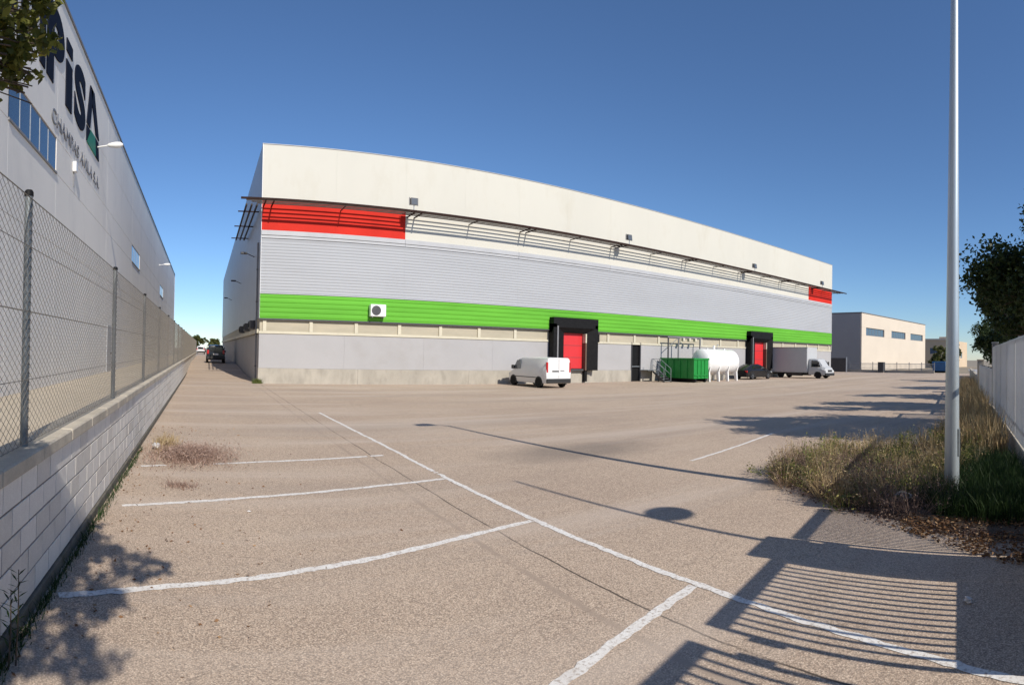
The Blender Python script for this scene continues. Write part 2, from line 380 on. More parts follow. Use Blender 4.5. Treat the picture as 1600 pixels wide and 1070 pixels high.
# ------------------------------------------------------------------ the big warehouse
FY = 34.26; X0 = 3.3; X1 = 67.2; TOP = 14.44; YB = 104
BAY = [X0, 12.45, 20.9, 29.35, 37.8, 46.25, 54.0, 60.9, X1]
wh = thing('warehouse', 'long cream warehouse with grey, green and red bands and two loading docks', 'warehouse', ((X0 + X1) / 2, FY, 0))
wo = Vector((-(X0 + X1) / 2, -FY, 0))
def wpart(mb, name, mat, parent=None, smooth=False, label=None):
    o = mb.build(name, mat, parent or wh, smooth, label=label)
    if parent is None: o.location = wo
    return o
wpart(MB().box(X0 + .1, FY + .35, 0, X1 - .1, YB, TOP - .25), 'core', 'joint')
wpart(MB().box(X0 + .12, FY + .3, TOP - .24, X1 - .12, YB, TOP - .05), 'roof', 'roof')
def rib(x0, x1, z0, z1, y, pitch, amp, flat=.45):       # horizontally ribbed sheet
    mb = MB(); n = max(1, round((z1 - z0) / pitch)); p = (z1 - z0) / n; prof = []
    for i in range(n):
        z = z0 + i * p
        prof += [(y, z), (y, z + p * flat * .5), (y - amp, z + p * (flat * .5 + .12)), (y - amp, z + p * (1 - flat * .5 - .12) + p * flat * .25)]
    prof.append((y, z1))
    vs = [(x, a, b) for x in (x0, x1) for a, b in prof]; k = len(prof)
    mb.add(vs, [(i, i + 1, k + i + 1, k + i) for i in range(k - 1)])
    return mb
for i in range(8):
    a, b = BAY[i], BAY[i + 1]; mid = (a + b) / 2; gp = .0012
    for u, v in ((a, mid), (mid, b)):
        wpart(MB().bbox(u + gp, FY - .02, 11.2, v - gp, FY + .12, TOP, .0015), 'cladding_panel', 'cream')
        wpart(MB().bbox(u + gp, FY - .02, 9.27, v - gp, FY + .12, 11.19, .0015), 'cladding_panel', 'red' if i in (0, 7) else 'cream')
    wpart(rib(a + gp, b - gp, 5.46, 8.78, FY, .18, .016), 'ribbed_sheet', 'grey_rib')
    wpart(rib(a + gp, b - gp, 3.95, 5.42, FY - .05, .30, .022), 'ribbed_sheet', 'green_rib')
    f = wpart(MB().bbox(a + .004, FY - .10, 8.97, b - .004, FY + .05, 9.26, .01), 'flashing', 'flash')
    wpart(MB().bbox(a + .004, FY - .06, 8.79, b - .004, FY + .05, 8.955, .01), 'flashing', 'flash')
    wpart(MB().bbox(a + .004, FY - .10, 5.425, b - .004, FY + .03, 5.47, .008), 'flashing', 'flash')
wpart(MB().box(X0 - .015, FY - .11, 3.85, X1, FY + .1, 3.945), 'overhang_shade', 'darkgrey')  # dark strip standing in for the shadow under the green overhang
wpart(MB().box(X0 + .03, FY + .08, 3.09, X1 - .03, FY + .34, 3.85), 'band_panel', 'band')
wpart(MB().bbox(X0 - .03, FY - .02, 3.02, X1 + .02, FY + .30, 3.17, .015), 'band_ledge', 'cream_trim')
x = 3.62
while x < X1:
    if not (23.3 < x < 28.1 or 47.5 < x < 52.4): wpart(MB().bbox(x - .11, FY - .005, 3.172, x + .11, FY + .09, 3.848, .01), 'band_bracket', 'cream_trim')
    x += 2.86
segs = [(X0, 8.6), (8.6, 13.9), (13.9, 19), (19, 23.65), (27.8, 31.9), (32.9, 37.6), (37.6, 43), (43, 47.9), (52.1, 57), (57, 62), (62, X1)]
for a, b in segs:
    wpart(MB().bbox(a + .002, FY + .03, .94, b - .002, FY + .34, 3.015, .003), 'wall_panel', 'lower')
for a, b in ((X0 - .03, 9.5), (9.5, 17.2), (17.2, 24.0), (26.8, 31.9), (32.9, 40), (40, 48.2), (51.9, 60), (60, X1 + .02)):
    wpart(MB().bbox(a + .003, FY, -.05, b - .003, FY + .34, .935, .012), 'plinth_block', 'plinth')
wpart(MB().box(X0 - .012, FY - .045, 3.95, X0 + .012, FY + .1, TOP + .02), 'corner_trim', 'white_paint')
wpart(MB().box(X1 - .012, FY - .045, 3.18, X1 + .012, FY + .1, TOP + .02), 'corner_trim', 'white_paint')
wpart(MB().box(X0 - .03, FY - .05, TOP + .022, X1 + .03, FY + .2, TOP + .06), 'parapet_cap', 'flash')
# side wall along the passage
y = FY + .2
while y < YB - 1:
    y2 = min(y + 8.5, YB)
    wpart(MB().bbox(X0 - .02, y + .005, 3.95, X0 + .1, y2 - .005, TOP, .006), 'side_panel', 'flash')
    wpart(MB().bbox(X0 + .06, y + .005, -.05, X0 + .12, y2 - .005, 3.0, .006), 'side_panel', 'lower')
    y = y2
wpart(MB().box(X0 - .1, FY + .35, 3.05, X0 + .1, YB, 3.3), 'band_ledge', 'cream_trim')
wpart(MB().box(X0 + .03, FY + .35, 3.3, X0 + .12, YB, 3.94), 'band_panel', 'band')
# sunshade: a flat pergola of bars standing out from the wall
PZ = 10.80; PP = 1.35
wpart(MB().bbox(X0 - PP, FY - PP - .05, PZ - .05, X1 + 1.7, FY - PP + .05, PZ + .07, .01), 'sunshade_beam', 'pergola')
for q in (.34, .68, 1.02):
    wpart(MB().bbox(X0 - q + .0, FY - q - .028, PZ - .035, X1 + 1.2, FY - q + .028, PZ + .03, .006), 'sunshade_bar', 'slat')
for q in (.28, .6, .92):
    wpart(MB().bbox(X0 - q - .05, FY + .05, PZ - .05, X0 - q + .05, FY + 11.5, PZ + .05, .008), 'sunshade_bar', 'slat')
for i, bx in enumerate(BAY):
    for d in (0.1, .58):
        xx = min(bx + d, X1 - .1)
        wpart(MB().bbox(xx - .04, FY - PP, PZ - .13, xx + .04, FY - .02, PZ - .062, .006), 'sunshade_arm', 'pergola')
    if i < 8:
        xx = (bx + BAY[i + 1]) / 2 + .3
        wpart(MB().bbox(xx - .03, FY - PP, PZ - .12, xx + .03, FY - .02, PZ - .062, .006), 'sunshade_arm', 'slat')
for k in range(3):
    yy = FY + 1.5 + 4.4 * k
    wpart(MB().bbox(X0 - PP, yy - .04, PZ - .13, X0 - .02, yy + .04, PZ - .062, .006), 'sunshade_arm', 'pergola')
# loading docks
def dock(cx):
    d = link('loading_dock', None, wh, loc=(cx, FY, 0)); d.location = Vector((cx, FY, 0)) + wo
    w = 2.08; o = .98
    MB().prism([(-w, -.62), (-w + .28, -.62), (-o, -.35), (-o, .3), (-w, .02)], 'z', .55, 4.35).build('side_curtain', 'black', d)
    MB().prism([(w, -.62), (w - .28, -.62), (o + .1, -.35), (o + .1, .3), (w, .02)], 'z', .95, 4.35).build('side_curtain', 'black', d)
    MB().prism([(-.62, 4.83), (-.62, 4.1), (-.35, 3.72), (.3, 3.72), (.02, 4.83)], 'x', -w, w).build('head_curtain', 'black', d)
    MB().bbox(-w + .3, -.66, .95, -w + .42, -.622, 4.2, .01).build('edge_strip', 'midgrey', d)
    MB().bbox(-o, -.10, 1.08, o, -.04, 3.9, .01).build('door', 'door_red', d)
    for z in (1.9, 2.8): MB().box(-o + .02, -.108, z, o - .02, -.101, z + .025).build('door_groove', 'darkgrey', d)
    MB().bbox(o - .02, -.50, .95, o + .099, -.105, 3.0, .01).build('brown_flap', 'brown_board', d)
    MB().bbox(o - .02, -.50, 3.01, o + .099, -.105, 3.7, .01).build('pale_flap', 'cream_trim', d)
    MB().bbox(-w + .3, -.06, -.04, w - 1.0, .3, .9, .01).build('leveller_front', 'plinth', d)
    MB().bbox(-.9, -.34, .905, o - .05, -.07, 1.05, .01).build('leveller_plate', 'darkgrey', d)
    for bx_ in (-1.15, 1.16): MB().bbox(bx_ - .13, -.34, .1, bx_ + .13, -.062, 1.06, .02).build('bumper', 'black', d)
    MB().bbox(w - 1.0 + .001, -.09, -.04, w - .3, .3, .94, .01).build('leveller_cheek', 'plinth', d)
    MB().bbox(w + .004, -.45, 3.1, w + .3, -.12, 3.75, .03).build('dock_light', 'black', d)
    return d
dock(25.72); dock(50.0)
dr = wpart(MB().box(31.9, FY + .16, .02, 32.9, FY + .3, 3.2), 'side_door', 'black')
MB().bbox(31.85, FY - .02, -.04, 31.95, FY + .155, 3.2, .01).build('frame', 'darkgrey', dr)
MB().bbox(32.85, FY - .02, -.04, 32.95, FY + .155, 3.2, .01).build('frame', 'darkgrey', dr)
MB().bbox(31.951, FY + .02, 1.2, 32.849, FY + .1, 1.26, .01).build('crash_bar', 'galv', dr)

# things fixed to it
def floodlight(x, lab):
    t = thing('floodlight', lab, 'floodlight', (x, FY - PP, PZ + .072), group='floodlights on the sunshade')
    MB().tube((0, 0, 0), (0, 0, .3), .03, n=8).build('stem', 'galv', t)
    MB().prism([(-.12, .28), (.20, .34), (.20, .72), (-.05, .74)], 'x', -.22, .22).build('housing', 'darkgrey', t)
    MB().add([(-.19, -.125, .31), (.19, -.125, .31), (.19, -.06, .71), (-.19, -.06, .71)], [(0, 1, 2, 3)]).build('lens', 'van_glass', t)
    MB().bbox(-.30, .04, .3, -.25, .1, .78, .01).build('bracket', 'midgrey', t)
    MB().bbox(.25, .04, .3, .30, .1, .78, .01).build('bracket', 'midgrey', t)
floodlight(12.5, 'dark floodlight on the sunshade where the long red panel ends')
floodlight(30.2, 'dark floodlight on the sunshade above the narrow black side door')
floodlight(47.4, 'dark floodlight on the sunshade above the left edge of the farther dock')
floodlight(62.0, 'dark floodlight on the sunshade above the short red panel')
t = thing('air_conditioner', 'white air conditioner unit hung on the green band of the warehouse', 'air conditioner', (10.6, FY - .12, 4.15))
MB().bbox(-.5, -.42, .1, .5, -.02, .85, .03).build('casing', 'white_paint', t)
MB().lathe((-.14, -.425, .47), [(.30, 0), (.30, -.015), (.05, -.02)], 24, 'y').build('fan_grille', 'darkgrey', t)
MB().bbox(-.4, -.4, .03, -.34, .06, .098, .005).build('bracket', 'midgrey', t); MB().bbox(.34, -.4, .03, .4, .06, .098, .005).build('bracket', 'midgrey', t)
for k, (yy, zz) in enumerate(((37.5, 3.42), (42.0, 3.42), (47.5, 3.42))):
    t = thing('condenser_unit', ['dark condenser unit on the shaded side wall, nearest the corner', 'dark condenser unit on the shaded side wall, between the other two', 'dark condenser unit on the shaded side wall, farthest from the corner'][k], 'air conditioner', (X0 - .02, yy, zz), group='condensers on the side wall')
    MB().bbox(-.36, -.7, 0, -.03, .7, .5, .02).build('casing', 'darkgrey', t)
    for s in (-.34, .34): MB().lathe((-.365, s, .25), [(.2, 0), (.2, -.02), (.05, -.03)], 18, 'x').build('fan_grille', 'black', t)
    MB().bbox(-.33, -.6, -.05, .04, -.54, -.002, .005).build('bracket', 'midgrey', t); MB().bbox(-.33, .54, -.05, .04, .6, -.002, .005).build('bracket', 'midgrey', t)
for k, (yy, zz) in enumerate(((38.5, 8.3), (52, 8.0), (70, 8.0))):
    t = thing('wall_lamp', ['small dark lamp on the shaded side wall just below the sunshade', 'small dark lamp halfway along the shaded side wall', 'small dark lamp near the far end of the shaded side wall'][k], 'lamp', (X0 - .02, yy, zz), group='lamps on the side wall')
    MB().tube((0, 0, 0), (-.6, 0, .25), .03, n=6).build('arm', 'darkgrey', t)
    MB().bbox(-.95, -.12, .17, -.5, .12, .3, .02).build('head', 'darkgrey', t)
t = thing('downpipe', 'grey downpipe on the shaded side wall close to the corner', 'pipe', (X0 - .08, 35.4, 0))
MB().tube((0, 0, 0), (0, 0, 8.7), .055, n=8).build('pipe', 'midgrey', t)
for z in (1, 3, 5, 7): MB().bbox(-.07, -.07, z, .06, .07, z + .05, .004).build('clip', 'darkgrey', t)

# ------------------------------------------------------------------ the concrete warehouse beyond the wall
BX = -5.5; BT = 14.95
lw = thing('concrete_warehouse', 'tall pale concrete warehouse with big navy lettering beyond the mesh fence', 'warehouse', (BX, 40, .6))
lo = Vector((-BX, -40, -.6))
def lpart(mb, name, mat, parent=None, smooth=False):
    o = mb.build(name, mat, parent or lw, smooth)
    if parent is None: o.location = lo
    return o
lpart(MB().box(-38, -7.9, 0, BX - .16, 101.9, BT - .3), 'core', 'joint')
wins = [(15.0, 20.2), (42.0, 47.1), (69.0, 74.2)]; WZ0, WZ1 = 8.38, 9.66
zr = [.55, 3.1, 5.75, WZ0, WZ1, 12.2, BT]
yb = [-8, 3.0, 15.0, 20.2, 31, 42.0, 47.1, 58, 69.0, 74.2, 86, 102]
for j in range(len(zr) - 1):
    for i in range(len(yb) - 1):
        if j == 3 and (yb[i], yb[i + 1]) in wins: continue
        lpart(MB().bbox(BX - .17, yb[i] + .006, zr[j] + .006, BX, yb[i + 1] - .006, zr[j + 1] - .006, .008), 'concrete_panel', 'conc_panel')
lpart(MB().box(BX - .3, -8, BT + .002, BX + .06, 102.05, BT + .10), 'parapet_cap', 'midgrey')
lpart(MB().box(BX - .4, 102.01, .6, BX + .02, 102.3, BT), 'end_pier', 'conc_panel')
for (a, b) in wins:
    w_ = lpart(MB().box(BX - .15, a + .008, WZ0 + .008, BX - .03, b - .008, WZ1 - .008), 'window', 'midgrey')
    n = 5; pw = (b - a - .06) / n
    for k in range(n):
        MB().box(BX - .028, a + .03 + k * pw + .05, WZ0 + .1, BX - .018, a + .03 + (k + 1) * pw - .05, WZ1 - .1).build('pane', 'glass', w_)
        if k: MB().bbox(BX - .028, a + .03 + k * pw - .04, WZ0 + .08, BX - .004, a + .03 + k * pw + .04, WZ1 - .08, .005).build('mullion', 'galv', w_)
    MB().bbox(BX - .029, a - .02, WZ0 - .05, BX + .05, b + .02, WZ0 + .03, .008).build('sill', 'midgrey', w_)
sd = lpart(MB().bbox(BX + .004, 31.8, .602, BX + .05, 33.2, 3.25, .01), 'door', 'flash')
MB().bbox(BX + .052, 33.0, 1.6, BX + .09, 33.1, 1.7, .005).build('handle', 'darkgrey', sd)

# lettering
def text_mesh(txt, mat, size, extr, off=0.0):
    c = bpy.data.curves.new('t', 'FONT'); c.body = txt; c.size = size; c.extrude = extr; c.offset = off
    o = bpy.data.objects.new('t', c); COL.objects.link(o)
    bpy.context.view_layer.update()
    dg = bpy.context.evaluated_depsgraph_get()
    me = bpy.data.meshes.new_from_object(o.evaluated_get(dg)); bpy.data.objects.remove(o)
    me.materials.clear(); me.materials.append(M[mat]); return me
def fit_text(me, y0, y1, z0, z1, x):
    co = np.zeros(len(me.vertices) * 3); me.vertices.foreach_get('co', co); co = co.reshape(-1, 3)
    mn, mx = co.min(0), co.max(0)
    out = np.empty_like(co)
    out[:, 0] = x + (co[:, 2] - mn[2]); out[:, 1] = y0 + (co[:, 0] - mn[0]) / (mx[0] - mn[0]) * (y1 - y0)
    out[:, 2] = z0 + (co[:, 1] - mn[1]) / (mx[1] - mn[1]) * (z1 - z0)
    me.vertices.foreach_set('co', out.reshape(-1)); me.update(); return me
def big_letter(polys, y0, y1, z0, z1, mat='navy'):
    mb = MB()
    for p in polys: mb.prism([(y0 + a * (y1 - y0), z0 + b * (z1 - z0)) for a, b in p], 'x', BX + .003, BX + .05)
    o = lpart(mb, 'letter', mat); return o
ZA, ZB = 11.32, 14.1
def letter_A(y0, y1):
    big_letter([[(0, .30), (.24, .30), (.36, .72), (.40, 1), (.22, 1)], [(.22, 1), (.52, 1), (.98, .36), (.70, .36)]], y0, y1, ZA, ZB)
    big_letter([[(.0, .0), (.26, .26), (.0, .26)]], y0, y1, ZA, ZB)
    big_letter([[(.74, 0), (1, 0), (.92, .30), (.66, .30)]], y0, y1, ZA, ZB)
    big_letter([[(.045, .0), (.72, .0), (.64, .30), (.28, .28)]], y0, y1, ZA, ZB, 'logo_green')
letter_A(13.2, 15.6); letter_A(25.2, 28.2)
o = big_letter([[(0, 0), (.24, 0), (.24, 1), (0, 1)], [(.76, 0), (1, 0), (1, 1), (.76, 1)], [(.241, 1), (.241, .70), (.5, .30), (.5, .62)], [(.501, .30), (.759, .70), (.759, 1), (.501, .62)]], 15.9, 18.4, ZA, ZB)
big_letter([[(0, 0), (1, 0), (1, .64), (0, .64)]], 21.3, 22.25, ZA, ZB)
big_letter([[(0, .76), (1, .76), (1, .93), (0, .93)]], 21.3, 22.25, ZA, ZB)
for ch, a, b, z0_, z1_ in (('P', 18.65, 20.95, ZA, ZB), ('S', 22.75, 24.85, ZA + .02, ZB - .2)):
    o = link('letter', fit_text(text_mesh(ch, 'navy', 1, .02, .045), a, b, z0_, z1_, BX + .003), lw); o.location = lo
o = link('small_lettering', fit_text(text_mesh('CHAMPAS AVILA S.A.', 'midgrey', 1, .02, .0), 19.4, 28.4, 10.0, 10.52, BX + .003), lw); o.location = lo

def arm_lamp(y, z, lab, n=1.2):
    t = thing('wall_floodlight', lab, 'lamp', (BX, y, z), group='arm lamps on the concrete warehouse')
    MB().bbox(0.001, -.1, -.1, .04, .1, .1, .005).build('wall_plate', 'white_paint', t)
    MB().tube((.04, 0, 0), (n * .5, 0, .06), .035, n=8).build('arm', 'white_paint', t)
    MB().add([], []).lathe((n * .45, 0, .07), [(.04, 0), (.10, .1), (.15, .4), (.14, .65), (.05, .78)], 14, 'x').build('head', 'white_paint', t, True)
arm_lamp(27.75, 11.9, 'white lamp on an arm beside the last big navy letter')
arm_lamp(67.0, 11.7, 'white lamp on an arm near the far end of the concrete warehouse')
t = thing('wall_light', 'small white wall light below the small lettering', 'lamp', (BX, 22.9, 9.2))
MB().bbox(0.001, -.14, 0, .16, .14, .42, .02).build('housing', 'white_paint', t)
MB().tube((.03, 0, 0), (.03, 0, -.6), .02, n=6).build('cable', 'midgrey', t)

# ------------------------------------------------------------------ block wall and mesh fence
WX = -1.3; WL = 112.0
bw = thing('block_wall', 'low pale concrete block wall with weathered coping along the parking lot', 'wall', (WX, 0, 0))
MB().box(-.26, -1.5, -.05, -.006, WL, 1.138).build('mortar_core', 'mortar', bw)
BHh = .205; BL = .40; Z0 = .115
meshes = []
for v in range(6):
    mb = MB(); j = [random.uniform(-.003, .003) for _ in range(3)]
    mb.bbox(-.05, .007, .007, j[0] * .4, BL - .007, BHh - .007, .003); meshes.append(mb.mesh('block', 'block' if v < 4 else 'block2'))
half = MB().bbox(-.05, .006, .006, 0, BL / 2 - .006, BHh - .006, .007).mesh('block', 'block')
NC = 5
for r_ in range(NC):
    y = 1.6 if r_ % 2 == 0 else 1.4
    while y < 24.5:
        o = link('block', random.choice(meshes), bw, loc=(random.uniform(-.001, .001), y, Z0 + r_ * BHh)); y += BL
mb = MB()
for r_ in range(NC):
    y = (1.6 if r_ % 2 == 0 else 1.4); y += math.ceil((24.5 - y) / BL) * BL
    while y < 70:
        mb.box(-.05, y + .006, Z0 + r_ * BHh + .006, random.uniform(-.001, .001), y + BL - .006, Z0 + (r_ + 1) * BHh - .006); y += BL
    y = 1.6 if r_ % 2 == 0 else 1.4
    while y > -1.2: y -= BL; mb.box(-.05, y + .006, Z0 + r_ * BHh + .006, 0, y + BL - .006, Z0 + (r_ + 1) * BHh - .006)
mb.build('far_blocks', 'block', bw, kind='stuff')
MB().box(-.05, 70, Z0, -.002, WL, 1.14).build('far_face', 'block', bw)
MB().bbox(-.28, -1.5, -.05, .025, WL, .112, .01).build('footing', 'footing', bw)
y = -1.5
while y < WL:
    L_ = 1.0 if y < 40 else 9.0
    MB().bbox(-.31, y + .004, 1.142, .028 + random.uniform(-.004, .004), min(y + L_, WL) - .004, 1.262 + random.uniform(-.004, .004), .014).build('coping_stone', 'coping', bw)
    y += L_
FX = -1.43; FT = 3.3
fn = thing('chain_link_fence', 'chain link fence on galvanised posts standing on the block wall', 'fence', (FX, 0, 1.26))
fo = 1.26
posts = [-.1 + 4.53 * k for k in range(24)]
pm = MB().tube((0, 0, 0), (0, 0, FT - fo), .034, n=12).mesh('post', 'galv_dark', True)
cm = MB().lathe((0, 0, FT - fo), [(.04, 0), (.04, .03), (.028, .05)], 12).mesh('cap', 'black', True)
for p in posts:
    o = link('post', pm, fn, loc=(0, p, 0)); link('cap', cm, o)
hw_, hh = .055, .036                                     # half diagonals of a mesh diamond
def chain(y0, y1, rad, k=1.0):
    mb = MB(); ht = FT - fo - .06; s = hh / hw_; step = 2 * hw_ * k
    n = int((y1 - y0 + ht / s) / step) + 1
    for fam in (1, -1):
        for i in range(n):
            c = y0 - ht / s + i * step if fam == 1 else y0 + i * step
            pa = []
            for z in (.03, .03 + ht):
                pa.append([c + fam * (z - .03) / s, z])
            (ya, za), (yb_, zb) = pa
            pts_ = []
            lo_, hi_ = sorted(((ya, za), (yb_, zb)))
            if hi_[0] < y0 or lo_[0] > y1: continue
            def at(yq): return lo_[1] + (hi_[1] - lo_[1]) * (yq - lo_[0]) / (hi_[0] - lo_[0])
            p0 = (y0, at(y0)) if lo_[0] < y0 else lo_; p1 = (y1, at(y1)) if hi_[0] > y1 else hi_
            if abs(p1[0] - p0[0]) < .01: continue
            mb.tube((.036 + fam * rad, p0[0], p0[1]), (.036 + fam * rad, p1[0], p1[1]), rad, n=4, cap=False)
    return mb
for k in range(len(posts) - 1):
    a, b = posts[k], posts[k + 1]
    if k < 11: chain(a, b, .0021 if k < 3 else .0027, 1.0 if k < 5 else 1.5).build('mesh_panel', 'wire', fn, kind='stuff')
    else: chain(a, b, .004, 2.5).build('mesh_panel', 'wire', fn, kind='stuff')
for z in (.04, .55, 1.1, 1.62, FT - fo - .03):
    MB().tube((.036, posts[0], z), (.036, posts[-1], z), .0035 if z < 1.9 else .005, n=5).build('line_wire', 'wire', fn)

# ------------------------------------------------------------------ street gate and fence (mostly behind the camera)
GA = math.atan(.25); GC = 1 / math.cos(GA)
def on_line(x): return (x, gate_y(x), 0)
def pillar(x, w, h, lab):
    t = thing('gate_pillar', lab, 'pillar', on_line(x), GA, 'street boundary pillars')
    MB().bbox(-w / 2, -.2, -.03, w / 2, .2, h - .08, .015).build('shaft', 'plinth', t)
    MB().bbox(-w / 2 - .03, -.23, h - .079, w / 2 + .03, .23, h, .015).build('cap', 'coping', t)
pillar(5.81, .64, 2.43, 'concrete gate pillar between the bar gate and the narrow gate')
pillar(7.85, .52, 2.43, 'concrete gate pillar where the white slat fence begins')
pillar(-.35, .6, 2.43, 'concrete gate pillar at the end of the block wall')
def gate(xa, xb, lab, sp, solid, name='bar_gate', top=2.30, bar=.016):
    Lh = (xb - xa) * GC
    t = thing(name, lab, 'gate', on_line(xa), GA, 'street gates')
    MB().bbox(0, -.03, top - .06, Lh, .03, top + .06, .006).build('top_rail', 'darkgrey', t)
    MB().bbox(0, -.012, .06, Lh, .012, solid, .004).build('solid_panel', 'darkgrey', t)
    MB().bbox(0, -.03, .04, .05, .03, top - .061, .005).build('stile', 'darkgrey', t); MB().bbox(Lh - .05, -.03, .04, Lh, .03, top - .061, .005).build('stile', 'darkgrey', t)
    n = int((Lh - .1) / sp); me = MB().box(-bar, -bar, solid + .002, bar, bar, top - .062).mesh('bar', 'darkgrey')
    for k in range(1, n): link('bar', me, t, loc=(.05 + (Lh - .1) * k / n, 0, 0))
    for xx in (-.05, Lh + .0): MB().bbox(xx, -.04, 1.88, xx + .05, .04, 2.06, .005).build('hinge', 'darkgrey', t)
    return t
gate(3.92, 5.475, 'dark bar gate leaf hung on the pillar beside the narrow gate', .098, .97)
gate(.1, 3.65, 'dark bar gate leaf hung on the pillar at the block wall', .105, .97)
gate(6.18, 7.52, 'narrow dark gate of fine close bars between two pillars', .05, .72, 'narrow_gate', 2.3, .012)
# white sheet fence
def sheet_fence(xa, xb, top, lab, name='slat_fence', wall=.40):
    Lh = (xb - xa) * GC
    t = thing(name, lab, 'fence', on_line(xa), GA, 'street fence')
    MB().bbox(0, -.1, -.05, Lh, .1, wall - .06, .01).build('base_wall', 'plinth', t)
    MB().bbox(0, -.13, wall - .059, Lh, .13, wall, .01).build('base_coping', 'coping', t)
    n = max(1, round(Lh / 2.4)); sp = Lh / n
    pm_ = MB().bbox(-.045, -.045, wall + .001, .045, .045, top + .04, .006).mesh('post', 'midgrey')
    for k in range(n + 1): link('post', pm_, t, loc=(k * sp, .0, 0))
    MB().bbox(0, .055, top - .09, Lh, .085, top, .005).build('top_rail', 'galv', t)
    m_ = max(2, round(sp / .235)); w_ = (sp - .1) / m_
    pl_ = MB().bbox(-.055, .0, wall + .02, .055, .022, top - .03, .004).mesh('slat', 'fence_white')
    MB().bbox(0, .058, wall + .25, Lh, .085, wall + .32, .005).build('lower_rail', 'galv', t)
    for k in range(n):
        for j in range(m_): link('slat', pl_, t, loc=(k * sp + .05 + (j + .5) * w_, .088, 0))
sheet_fence(8.14, 21.0, 2.58, 'white upright slat fence on a low wall, tall section beside the weeds')
sheet_fence(21.35, 35.4, 1.75, 'lower white slat fence section beyond the tall grey post', wall=.3)
t = thing('fence_post', 'tall grey post where the white fence steps down', 'post', on_line(21.17), GA)
MB().bbox(-.11, -.11, -.03, .11, .11, 2.72, .012).build('shaft', 'midgrey', t); MB().bbox(-.13, -.13, 2.721, .13, .13, 2.76, .01).build('cap', 'galv', t)
pillar(36.0, 1.0, 2.12, 'broad pale concrete pillar at the far end of the white fence')
t = thing('boundary_wall', 'low concrete wall continuing beyond the broad pale pillar', 'wall', on_line(36.6), GA)
MB().bbox(0, -.1, -.05, 36, .1, .9, .01).build('wall_face', 'plinth', t); MB().bbox(0, -.14, .901, 36, .14, .98, .01).build('coping', 'coping', t)

# ------------------------------------------------------------------ lamp posts
LB = (8.5, 2.25)
t = thing('lamp_post', 'tall tapering galvanised lamp post rising from the weeds', 'lamp post', (*LB, 0))
MB().lathe((0, 0, 0), [(.117, 0), (.115, .5), (.10, 2.6), (.082, 5), (.062, 7.4), (.045, 9.3)], 24).build('pole', 'lamp_metal', t, True)
MB().bbox(-.20, -.20, -.01, .20, .20, .03, .01).build('base_plate', 'galv_dark', t)
MB().bbox(-.05, -.122, .62, .05, -.10, 1.05, .01).build('service_door', 'galv_dark', t)
MB().tube((0, 0, 9.25), (-.35, .15, 9.4), .035, n=8).build('arm', 'lamp_metal', t)
MB().prism([(-.85, 9.36), (-.3, 9.34), (-.28, 9.44), (-.45, 9.53), (-.8, 9.46)], 'y', .0, .30).build('lamp_head', 'midgrey', t)
t = thing('street_lamp', 'slim street lamp with a round saucer head outside the gate', 'street lamp', (6.2, -1.6, 0))
MB().lathe((0, 0, 0), [(.06, 0), (.05, 2), (.036, 5.0), (.026, 7.07)], 16).build('pole', 'lamp_metal', t, True)
MB().tube((0, 0, 5.12), (.28, 0, 5.12), .02, n=8).build('arm', 'lamp_metal', t)
MB().lathe((.30, 0, 5.0), [(.05, .16), (.17, .12), (.33, .02), (.33, 0), (.1, -.04)][::-1], 24).build('saucer', 'midgrey', t, True)

# ------------------------------------------------------------------ vehicles (built pointing along +y, rear at y = 0)
def body(stations):          # stations: y, [(x, z), ...] half outline from floor centre to roof centre
    vs = []; fs = []; k = len(stations[0][1]); row = 2 * k - 2
    for y, h in stations:
        full = [(x, z) for x, z in h] + [(-x, z) for x, z in h[-2:0:-1]]
        vs += [(x, y, z) for x, z in full]
    for i in range(len(stations) - 1):
        for j in range(row):
            fs.append((i * row + j, i * row + (j + 1) % row, (i + 1) * row + (j + 1) % row, (i + 1) * row + j))
    fs.append(tuple(range(row))); fs.append(tuple(range((len(stations) - 1) * row, len(stations) * row))[::-1])
    return MB().add(vs, fs)
def half(wb, wm, wt, z0, zm, z1):
    return [(0, z0), (wb * .96, z0), (wb, z0 + .08), (wm, zm), (wt, z1 - .14), (wt - .05, z1 - .05), (wt - .16, z1), (0, z1 + .02)]
def wheel(parent, x, y, r=.33, w=.22, name='wheel'):
    s = 1 if x > 0 else -1
    o = link(name, None, parent, loc=(x, y, r))
    MB().lathe((0, 0, 0), [(r * .62, -w / 2), (r * .95, -w / 2), (r, -w * .35), (r, w * .35), (r * .95, w / 2), (r * .62, w / 2)], 24, 'x').build('tyre', 'tyre', o, True)
    MB().lathe((s * w * .34, 0, 0), [(r * .61, -.03), (r * .60, .03), (r * .52, .035), (r * .2, .02), (r * .14, .05)], 20, 'x').build('rim', 'alloy', o, True)
def arch(parent, x, y, r):
    s = 1 if x > 0 else -1; n = 12
    poly = [(y + r * math.cos(math.pi * i / n), .33 + r * math.sin(math.pi * i / n)) for i in range(n + 1)] + [(y - r, .20), (y + r, .20)]
    MB().prism(poly, 'x', x - s * .10, x + s * .006).build('wheel_arch', 'plastic', parent)
